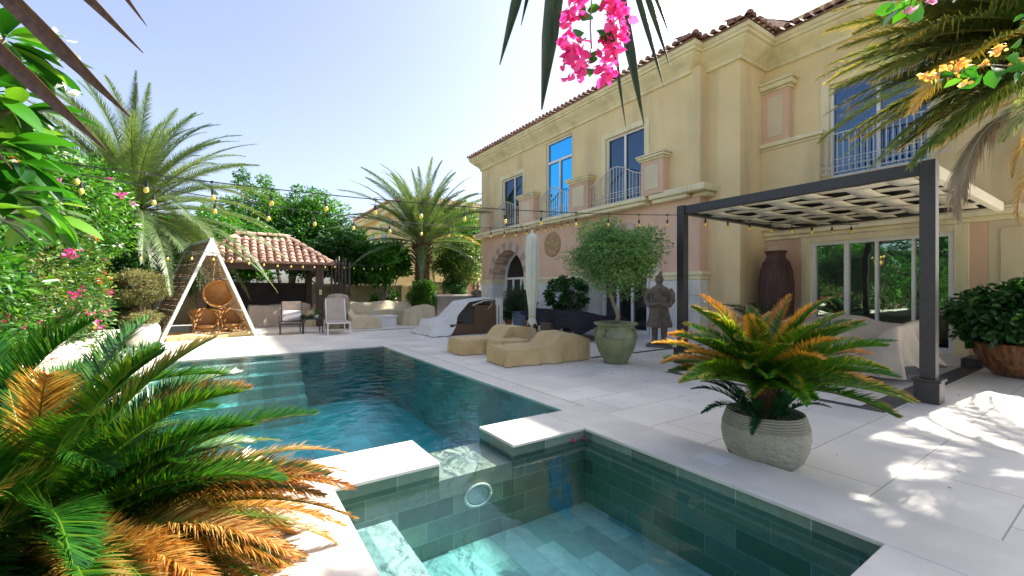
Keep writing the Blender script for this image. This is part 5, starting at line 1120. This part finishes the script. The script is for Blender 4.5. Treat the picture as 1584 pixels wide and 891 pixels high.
date_palm('date palm outside the right edge whose frond tips show above the clay bowl',10.6,-.1,4.6,.2,46,2.5,53,PALM,ranges=(-30,80),brownf=.15)
# ------------------------------------------------------------ trees
def tree(name,lab,cat,x,y,h,tr,center,rad,m,bark=BARK,nc=60,cr=.6,per=150,leaf=.13,aspect=.5,tmpl=T_DIA,seed=1,group=None,nb=14,frac=.5,**kw):
    o=thing(name,lab,cat,(x,y,-.03),group=group); g=np.random.default_rng(seed+100)
    cro,C=crown('crown',o,m,center,rad,nc,cr,per,leaf,aspect,tmpl,seed,world=False,**kw)
    mb=MB(); limbs(mb,(0,0,0),(g.normal()*.1,g.normal()*.1,h),C,tr,g,frac,nb=nb); mb.build('trunk',bark,o,world=False,smooth=True); return o
GT='garden trees beyond the terrace'
tree('leafy_tree','tall bright green tree with upright tufts behind the gazebo roof','tree',2.9,26.5,4.5,.2,(0,0,5.0),(3.2,2.2,1.9),TREEB,nc=95,cr=.62,per=210,leaf=.17,seed=61,group=GT)
for i,(dx,dz) in enumerate(((-2.3,7.4),(-1.4,7.35),(.15,6.95))):
    pass
o_=thing('leafy_tree','three slim leafy shoots rising above the bright tree behind the gazebo','tree',(2.9,27.6,-.03),group=GT)
cro,C=crown('crown',o_,TREEB,(0,0,0),(1,1,1),cr=.36,per=180,leaf=.15,seed=63,world=False,C=np.array([(-2.2,0,7.7),(-2.1,0,7.2),(-1.9,.1,6.9),(-1.15,0,7.6),(-1.0,0,7.2),(-1.0,.1,6.7),(.5,0,7.3),(.35,0,6.9),(.3,0,6.5),(1.2,0,6.2),(-.3,0,6.4)]))
mb=MB()
for a,b in ((-2.2,7.6),(-1.1,7.5),(.45,7.2)): mb.tube([(0,0,0),(a*.6,0,3.4),(a,0,b)],[.12,.07,.02],7)
mb.build('trunk',BARK,o_,world=False)
tree('plumeria_tree','rounded plumeria tree with pale blossoms left of the central palm','tree',6.5,21.4,1.5,.09,(0,0,2.75),(1.65,1.1,.95),TREE,BARKG,nc=70,cr=.34,per=120,leaf=.26,aspect=.38,tmpl=T_OVAL,seed=65,group=GT,nb=18,frac=.15,droop=.0)
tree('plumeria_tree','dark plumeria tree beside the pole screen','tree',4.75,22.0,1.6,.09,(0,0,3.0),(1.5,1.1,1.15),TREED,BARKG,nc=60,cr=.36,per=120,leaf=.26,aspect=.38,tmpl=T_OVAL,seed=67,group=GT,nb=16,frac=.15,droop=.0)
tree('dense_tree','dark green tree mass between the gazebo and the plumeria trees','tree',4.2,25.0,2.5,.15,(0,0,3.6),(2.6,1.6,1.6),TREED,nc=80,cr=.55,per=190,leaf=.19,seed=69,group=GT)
tree('feathery_tree','bright feathery tree touching the villa behind the central palm','tree',12.6,25.4,3.2,.18,(0,0,5.1),(2.5,2.0,2.2),TREEB,nc=85,cr=.6,per=220,leaf=.13,seed=71,group=GT)
tree('bushy_tree','lower olive green tree with a forked trunk beside the villa corner','tree',10.6,21.0,1.6,.12,(0,0,3.0),(1.45,1.1,1.25),HEDG,nc=60,cr=.42,per=190,leaf=.13,seed=73,group=GT,frac=.2)
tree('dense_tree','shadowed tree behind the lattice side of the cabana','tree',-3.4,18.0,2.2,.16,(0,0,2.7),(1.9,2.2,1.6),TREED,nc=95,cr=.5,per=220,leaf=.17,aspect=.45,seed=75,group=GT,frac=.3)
tree('dense_tree','glossy green tree between the cabana and the gazebo roof','tree',-.6,22.8,2.2,.16,(0,0,3.1),(2.6,1.4,1.8),TREE,nc=90,cr=.5,per=200,leaf=.18,aspect=.45,seed=77,group=GT,frac=.3)
tree('round_tree','far round tree over the back wall right of the gazebo','tree',7.3,26.5,2.6,.15,(0,0,3.2),(2.0,1.6,1.3),TREED,nc=55,cr=.5,per=170,leaf=.19,seed=79,group=GT)
sh=tree('oleander_shrub','light green oleander shrub at the foot of the central palm','shrub',7.75,19.3,.8,.03,(0,0,1.15),(.62,.5,.75),TREEB,nc=34,cr=.26,per=110,leaf=.17,aspect=.2,seed=81,nb=16,frac=.05)
tree('low_shrub','small dark leafy plant beside the stone counter statue','shrub',10.0,20.3,.5,.03,(0,0,1.5),(.55,.4,.5),TREED,nc=16,cr=.25,per=90,leaf=.18,aspect=.3,seed=83,nb=8,frac=.1)
tree('low_shrub','strappy green plant at the base of the cream garden wall','shrub',6.9,22.5,.3,.02,(0,0,.85),(.5,.35,.55),TREE,nc=14,cr=.22,per=60,leaf=.30,aspect=.14,seed=85,nb=8,frac=.1)
# left side planting: shrubs and hedge behind the limestone planter wall
HG='flowering shrubs along the left wall'
def shrub(lab,x,y,center,rad,m,nc,cr,per,leaf,seed,asp=.5,tmpl=T_DIA,name='flowering_shrub',flowers=(),**kw):
    o=thing(name,lab,'shrub',(x,y,-.02),group=HG); g=np.random.default_rng(seed)
    cro,C=crown('foliage',o,m,center,rad,nc,cr,per,leaf,asp,tmpl,seed,world=False,**kw)
    mb=MB()
    for i in g.choice(len(C),min(26,len(C)),replace=False):
        t=Vector(C[i]); b=Vector((g.normal()*.25,g.normal()*.3,0)); mb.tube([b,b.lerp(t,.5)+Vector((g.normal()*.12,g.normal()*.12,.1)),t],[.022,.014,.005],5)
    mb.build('stems',BARKG,o,world=False)
    for (fm,nf,npet,fs,nm) in flowers:
        P=[]; cc=np.array(center); rr=np.array(rad)
        for k in range(nf):
            d=nrm(np.array([abs(g.normal())*1.0+.2,g.normal()*.9-.35,g.normal()*.8+.05])); p0=cc+d*rr*(1.02+.10*g.random())
            P=p0+np.clip(g.normal(size=(npet,3)),-1.3,1.3)*fs*.55
            V,F,v=leafcloud(P,fs,.75,T_OVAL,g=g,up=.3); npobj(nm,fm,o,V,F,{'v':v},world=False)
    return o
shrub('tall bougainvillea hedge with magenta and red blooms above the limestone wall, near end',-2.55,7.9,(0,0,1.55),(.85,1.6,1.45),HEDG,150,.30,170,.075,91,flowers=((PINKF,16,12,.055,'magenta_flower'),(REDF,7,8,.045,'red_flower'),(WHTF,5,5,.05,'white_flower')))
shrub('bougainvillea hedge with scattered red and orange blooms in the middle of the wall',-2.65,10.5,(0,0,1.45),(.80,1.5,1.35),HEDG,150,.30,160,.08,93,flowers=((PINKF,18,12,.06,'magenta_flower'),(REDF,9,9,.05,'red_flower'),(ORNF,5,7,.045,'orange_flower')))
shrub('high climbing shrub with white flower sprays towards the tall palm',-2.95,12.3,(0,0,3.0),(1.25,1.7,1.05),TREEB,130,.34,160,.12,95,asp=.42,flowers=((WHTF,11,7,.06,'white_flower'),(PINKF,7,12,.07,'magenta_flower'),(LILF,2,16,.06,'pale_pink_flower')))
shrub('dark broad leaved shrub in shade beside the cabana lattice',-3.0,14.9,(0,0,1.6),(1.0,1.5,1.6),TREED,100,.34,150,.15,97,asp=.42,name='shade_shrub',flowers=((PINKF,3,12,.07,'magenta_flower'),))
shrub('tall light green shrub on the left edge above the cycads',-2.5,6.2,(0,0,1.6),(.75,1.1,1.5),TREEB,90,.30,130,.12,99,asp=.35,name='leafy_shrub')
shrub('high green canopy with a magenta spray leaning in from the left edge',-2.9,9.3,(0,0,3.05),(1.0,1.9,.85),TREEB,110,.34,150,.11,101,asp=.45,name='leafy_shrub',flowers=((LILF,1,20,.05,'pale_pink_flower'),(WHTF,8,6,.05,'white_flower'),(PINKF,2,8,.05,'magenta_flower')))
# trees further left and behind the camera side wall, seen in the door glass
for i,(x,y,h_,sd_,lb) in enumerate(((-6.2,5,2.2,201,'dense garden tree behind the near end of the hedge'),(-6.0,10.5,2.4,203,'dense garden tree behind the middle of the hedge'),(-5.8,15.5,2.0,205,'dense garden tree behind the far end of the hedge'))):
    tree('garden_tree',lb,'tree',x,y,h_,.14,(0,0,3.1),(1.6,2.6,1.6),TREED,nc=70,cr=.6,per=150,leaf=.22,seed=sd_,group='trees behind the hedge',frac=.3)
# plumeria with big leaves at the left edge, close to the camera
PMB=Vector((-1.75,2.75,-.02))
pm=thing('plumeria_tree','near plumeria branch with very large glossy leaves at the upper left edge','tree',tuple(PMB))
g=np.random.default_rng(77); mb=MB(); P=[];D=[];vb=[]
tips=[tuple(at(u,v,d)-PMB) for u,v,d in ((25,95,2.5),(5,60,2.3),(20,170,2.3),(0,225,2.2),(25,250,2.4),(10,300,2.3),(35,320,2.6),(60,330,2.8),(-30,140,2.2),(-20,330,2.2),(15,200,2.6),(-5,280,2.6),(45,285,2.9))]
for tx,ty,tz in tips:
    t=Vector((tx,ty,tz)); b=Vector((-.2,.1,1.1)); mb.tube([Vector((-.2,0,0)),Vector((-.25,.05,.7)),b,b.lerp(t,.5)+Vector((-.08,0,.05)),t],[.05,.04,.03,.022,.016],8)
    for k in range(15):
        a=k*2.4+g.random(); e=g.uniform(-.55,.75); D.append((cos(a)*cos(e),sin(a)*cos(e),sin(e))); P.append((t.x+.015*cos(a),t.y+.015*sin(a),t.z+.01*g.normal())); vb.append(g.random())
P=np.array(P);D=nrm(np.array(D)); n=len(P); nn=np.array([[0,0,1.]])+g.normal(size=(n,3))*.25; nn=nrm(nn-D*(nn*D).sum(1,keepdims=True)); xx=np.cross(D,nn)
K=9; yy=np.linspace(0,1,K); wv_=np.array([0.02,.30,.62,.86,1,1,.88,.6,.0])*.5; rows=[]
LN=.27*(.75+.45*g.random(n)); cur=.25+.25*g.random(n)
T=[];Fq=[]
for k in range(K):
    for c_,o_ in ((-1,.10),(-.5,.04),(0,0),(.5,.04),(1,.10)): T.append((c_*wv_[k],yy[k],o_*(wv_[k]*2)))
T=np.array(T); V=P[:,None]+(xx[:,None]*T[None,:,0:1]*.36*1.0+D[:,None]*T[None,:,1:2]+nn[:,None]*(T[None,:,2:3]*.4-cur[:,None,None]*T[None,:,1:2]**2))*LN[:,None,None]
f=np.array([(k*5+c,k*5+c+1,k*5+c+6,k*5+c+5) for k in range(K-1) for c in range(4)]); F=(f[None]+(np.arange(n)*K*5)[:,None,None]).reshape(-1,4)
npobj('leaves',PLUM,pm,V.reshape(-1,3),[F],{'v':np.repeat(np.clip(np.array(vb),0,1),K*5)},smooth=True,world=False); mb.build('branches',BARKG,pm,world=False,smooth=True)
for q in [tuple(at(u,v,2.5)-PMB) for u,v in ((92,60),(105,78),(96,136),(80,165),(75,205))]:
    V,F,v=leafcloud(np.array(q)+g.normal(size=(6,3))*.02,.055,.6,T_OVAL,g=g,up=.3); npobj('white_flower',WHTF,pm,V,F,{'v':v},world=False)
# ------------------------------------------------------------ potted and small plants
ol=tree('olive_tree','small olive tree with an airy silvery crown in the green urn','tree',6.27,5.8,1.25,.045,(0,.0,1.38),(.86,.86,.70),OLIV,BARKG,nc=120,cr=.21,per=180,leaf=.055,aspect=.42,seed=111,nb=34,frac=.45,droop=.1); ol.location.z=.70
def small(name,lab,cat,x,y,z,center,rad,m,nc,cr,per,leaf,asp,seed,tmpl=T_DIA,tr=.012,h=.1,**kw):
    o=tree(name,lab,cat,x,y,h,tr,center,rad,m,BARKG,nc=nc,cr=cr,per=per,leaf=leaf,aspect=asp,tmpl=tmpl,seed=seed,nb=min(nc,14),frac=.1,**kw); o.location.z=z; return o
small('round_shrub','dense dark green shrub growing in the wide brown bowl','shrub',10.75,1.18,.45,(.0,.0,.52),(.88,.88,.50),TREED,110,.20,150,.10,.6,113,tmpl=T_OVAL,tr=.03,h=.25)
small('spiky_shrub','grey green rosemary like shrub in the blue grey planter','shrub',9.0,12.95,.56,(0,0,.45),(.60,.60,.48),BLUSH,46,.17,130,.10,.16,115)
small('succulent_plant','tall dark rosette succulent in the planter against the white stone base','plant',9.75,11.2,.4,(0,0,.85),(.62,.78,.55),TREED,36,.12,90,.13,.4,117,tmpl=T_OVAL,tr=.02,h=.3,shell=.8)
small('leafy_plant','leafy plant in the small terracotta pot','plant',9.35,14.3,.2,(0,0,.25),(.25,.25,.25),TREED,14,.1,60,.09,.5,119)
small('slim_plant','narrow dark plant in the slim blue planter','plant',8.75,11.9,.45,(0,0,.3),(.14,.14,.3),TREED,10,.08,60,.10,.3,121)
small('pot_plant','small green plant on the dark side table','plant',2.5,15.5,.57,(0,0,.09),(.10,.10,.09),TREE,10,.05,50,.05,.4,123)
small('table_plant','low trailing green plant at the left end of the dark side table','plant',2.2,15.5,.475,(0,0,.06),(.16,.14,.06),TREED,10,.05,50,.06,.4,125)
# topiary in the white planter: a skirt of box and a ball on a stem
tp_=thing('topiary','clipped ball topiary on a stem over a skirt of box in the white planter','topiary',(-1.78,14.0,.50))
crown('ball',tp_,TOPI,(0,0,.98),(.52,.52,.40),95,.14,210,.035,.5,T_DIA,131,world=False,shell=.55); crown('skirt',tp_,TOPI,(0,0,.20),(.44,.44,.15),60,.12,150,.035,.5,T_DIA,133,world=False,shell=.4)
mb=MB(); g=np.random.default_rng(9); mb.tube([(0,0,0),(.01,0,.3),(0,0,.62)],[.035,.03,.03],8)
for k in range(34):
    d=nrm(g.normal(size=3)); mb.tube([(0,0,.6),(d[0]*.2,d[1]*.2,.85+d[2]*.1),(d[0]*.46,d[1]*.46,.98+d[2]*.34)],[.014,.008,.004],5)
mb.build('stem',BARKG,tp_,world=False)
# ------------------------------------------------------------ overhanging leaf blades and bougainvillea sprays near the lens
BLADE=mat('fan_palm_blade',(.018,.045,.010),(.05,.07,.014),.35,6,.2,60,stretch=(14,14,1),contrast=(.45,.6)); BLADEB=mat('brown_blade',(.075,.035,.015),(.13,.075,.035),.45,6,.3,50,stretch=(10,10,1))
def blade(mb,root,tip,w0,fold=.35,sag=.03,side=None,split=True):
    root=Vector(root); tip=Vector(tip); d=(tip-root); L_=d.length; d.normalize(); s=side or d.cross(fwd).normalized(); s=(s-d*s.dot(d)).normalized(); n=s.cross(d); V=[];K=18
    for i in range(K+1):
        q=i/K; w=w0*(1-.55*q if q<.78 else (1-.55*.78)*(1-(q-.78)/.22*.9)); p=root+d*L_*q+n*sag*sin(q*PI)
        V+= [p-s*w/2-n*w*fold,p-s*w*.03,p+s*w*.03,p+s*w/2-n*w*fold]
    mb.add(V,[(i*4+j,i*4+4+j,i*4+5+j,i*4+1+j) for i in range(K) for j in range(3)])
    return mb
hp=thing('fan_palm_leaf','dark green hanging fan palm leaf with pointed blades at the top centre','palm leaf',tuple(at(905,-330,1.45)))
hub=at(905,-330,1.45)
for (u0,u,v,dd,w_) in ((880,773,101,1.42,.060),(884,806,40,1.5,.040),(893,838,170,1.38,.095),(902,968,197,1.40,.030),(906,996,192,1.44,.062),(908,1027,135,1.47,.036),(913,1036,102,1.50,.040),(915,1038,60,1.53,.030)):
    MB_=MB(); blade(MB_,hub+(at(u0,-320,1.45)-hub),at(u,v,dd),w_); 
    MB_.build('blade',BLADE,hp,smooth=False,solid=.0012)
mb=MB(); mb.tube([hub,at(900,-600,1.5),at(915,-900,1.6)],[.014,.016,.02],8).tube([at(972,20,1.43),at(975,110,1.40),at(990,170,1.40),at(996,190,1.41)],.0012,4); mb.build('stalk',BLADE,hp)
hq=thing('fan_palm_leaf','brown edged hanging palm blades crossing the upper left corner','palm leaf',tuple(at(-420,-300,1.3)))
hub=at(-420,-300,1.3)
for (u0,v0,u,v,dd,w_) in ((-330,-330,202,181,1.25,.085),(-350,-230,165,232,1.22,.080),(-200,-330,222,82,1.3,.052),(-60,-330,228,41,1.35,.040),(-300,-60,20,262,1.2,.040)):
    mb=MB(); blade(mb,at(u0,v0,1.28),at(u,v,dd),w_); mb.build('blade',BLADEB,hq,solid=.0012)
mb=MB(); mb.tube([at(-330,-330,1.28),at(-350,-230,1.28),at(-300,-60,1.28)],.01,6).tube([at(-330,-330,1.28),at(-200,-330,1.28),at(-60,-330,1.28)],.01,6).tube([at(-340,-300,1.28),at(-600,-600,1.4)],.014,6); mb.build('stalk',BLADEB,hq)
def spray(lab,stem,leaves,flowers,fm,ls=.05,fs=.03,seed=1,per=26,spread=.022):
    o=thing('bougainvillea_spray',lab,'flower spray',tuple(stem[0])); g=np.random.default_rng(seed)
    MB().tube(stem,.0022,6).build('stem',BARKG,o)
    n=len(leaves); P=np.array([tuple(p) for p in leaves]); P=P+g.normal(size=P.shape)*.002
    V,F,v=leafcloud(P,ls,.72,T_OVAL,droop=.5,g=g,up=.5,vbase=np.full(n,.55)); npobj('leaves',PLUM,o,V,F,{'v':v})
    Q=[]
    for p in flowers:
        c=np.clip(g.normal(size=(per,3)),-1.5,1.5); Q=np.array(tuple(p))+c*spread
        V,F,v=leafcloud(Q,fs,.78,T_OVAL,g=g,up=.2); npobj('flower',fm,o,V,F,{'v':v})
    return o
spray('magenta bougainvillea spray hanging at the top centre between palm blades',[at(925,-120,1.25),at(915,0,1.22),at(913,40,1.2),at(915,75,1.2)],
      [at(u,v,1.2+.02*math.sin(u)) for u,v in ((893,12),(905,8),(931,12),(918,-20),(904,50),(908,60),(925,58),(912,72),(918,90),(922,48),(930,82),(912,100),(915,105),(898,15),(940,-5))],
      [at(u,v,1.2+.02*math.cos(v)) for u,v in ((882,28),(884,62),(886,78),(890,90),(893,110),(896,100),(948,12),(950,35),(955,50),(948,58),(935,70),(944,88),(940,105),(935,112),(895,2),(942,0),(960,20))],PINKF,ls=.046,fs=.030,seed=3,per=16,spread=.013)
spray('orange yellow bougainvillea spray reaching in from the right edge',[at(1640,105,1.5),at(1584,103,1.5),at(1530,100,1.48),at(1470,112,1.48),at(1435,120,1.47)],
      [at(u,v,1.48) for u,v in ((1445,118),(1455,122),(1475,110),(1484,118),(1492,122),(1512,108),(1520,115),(1530,108),(1538,102),(1552,110),(1556,90),(1572,92),(1580,115),(1590,110),(1600,95))],
      [at(u,v,1.48) for u,v in ((1432,118),(1440,120),(1453,118),(1466,104),(1486,96),(1492,99),(1524,98),(1541,78),(1549,74),(1574,95),(1495,124))],ORNF,ls=.058,fs=.020,seed=5,per=9,spread=.008)
spray('pink tipped bougainvillea spray at the top right in front of the palm',[at(1430,-120,1.6),at(1415,-20,1.58),at(1408,10,1.56)],
      [at(u,v,1.57) for u,v in ((1385,0),(1395,5),(1410,5),(1418,-5),(1424,2),(1400,-10),(1430,-8),(1388,8),(1482,-5))],
      [at(u,v,1.56) for u,v in ((1403,18),(1440,2))],LILF,ls=.085,fs=.022,seed=7,per=7,spread=.006)
spray('green leaf spray against the fronds at the right edge',[at(1640,20,1.8),at(1600,30,1.8),at(1575,45,1.8)],[at(u,v,1.8) for u,v in ((1580,30),(1590,20),(1575,45),(1595,40),(1584,60))],[at(1600,20,1.8)],PINKF,ls=.05,seed=9,per=2)
# ------------------------------------------------------------ small litter
def G0(u,v,z=0):
    r=(fwd+rgt*((u-792)/664)+Vector((0,0,1))*((449-v)/664)); return Vector((0,0,1.4))+r*((z-1.4)/r.z)
for (u,v,z,lb) in ((887,683,-.008,'pink blossom floating in the spa near the far corner'),(760,603,-.008,'pink blossom floating by the right edge of the main pool'),(903,680,-.008,'dark pink petal floating in the corner of the spa')):
    p=G0(u,v,z); P=np.array([tuple(p)]*8)+rng.normal(size=(8,3))*.008; P[:,2]=abs(P[:,2])*0+z+.008; V,F,vv_=leafcloud(P,.032,.8,T_OVAL,up=2,g=np.random.default_rng(int(u)),droop=-.2); o=npobj('floating_blossom',PINKF,None,V,F,{'v':vv_}); tag(o,lb,'blossom',group='fallen blossoms on the water')
n=420; g=np.random.default_rng(99); P=np.zeros((n,3)); P[:,0]=6.0+g.normal(size=n)*.75; P[:,1]=5.0+g.normal(size=n)*.75; P[:,2]=.006
k=140; P[:k,0]=g.uniform(3.5,8.5,k); P[:k,1]=g.uniform(.3,12,k); P[k:k+60,0]=g.uniform(-.9,3,60); P[k:k+60,1]=g.uniform(11.2,14,60)
V,F,v=leafcloud(P,.022,.4,T_DIA,up=6,g=g,droop=0); tag(npobj('fallen_leaves',mat('dead_leaf',(.12,.08,.04),(.20,.15,.06),.8),None,V,F),kind='stuff')
# leaf litter and ground cover on the planting beds
n=9000; P=np.zeros((n,3)); P[:,0]=g.uniform(-6,-2.45,n); P[:,1]=g.uniform(-2.5,22,n); P[:,2]=g.random(n)*.10
V,F,v=leafcloud(P,.10,.5,T_DIA,up=1.5,g=g,droop=-.2); tag(npobj('ground_cover',TREED,None,V,F,{'v':v}),kind='stuff')
n=2500; P=np.zeros((n,3)); P[:,0]=g.uniform(-2.3,-.15,n); P[:,1]=g.uniform(0,2.9,n); P[:,2]=g.random(n)*.06
V,F,v=leafcloud(P,.05,.3,T_DIA,up=1.5,g=g,droop=-.1); tag(npobj('leaf_litter',mat('litter',(.16,.09,.04),(.28,.18,.08),.85),None,V,F),kind='stuff')
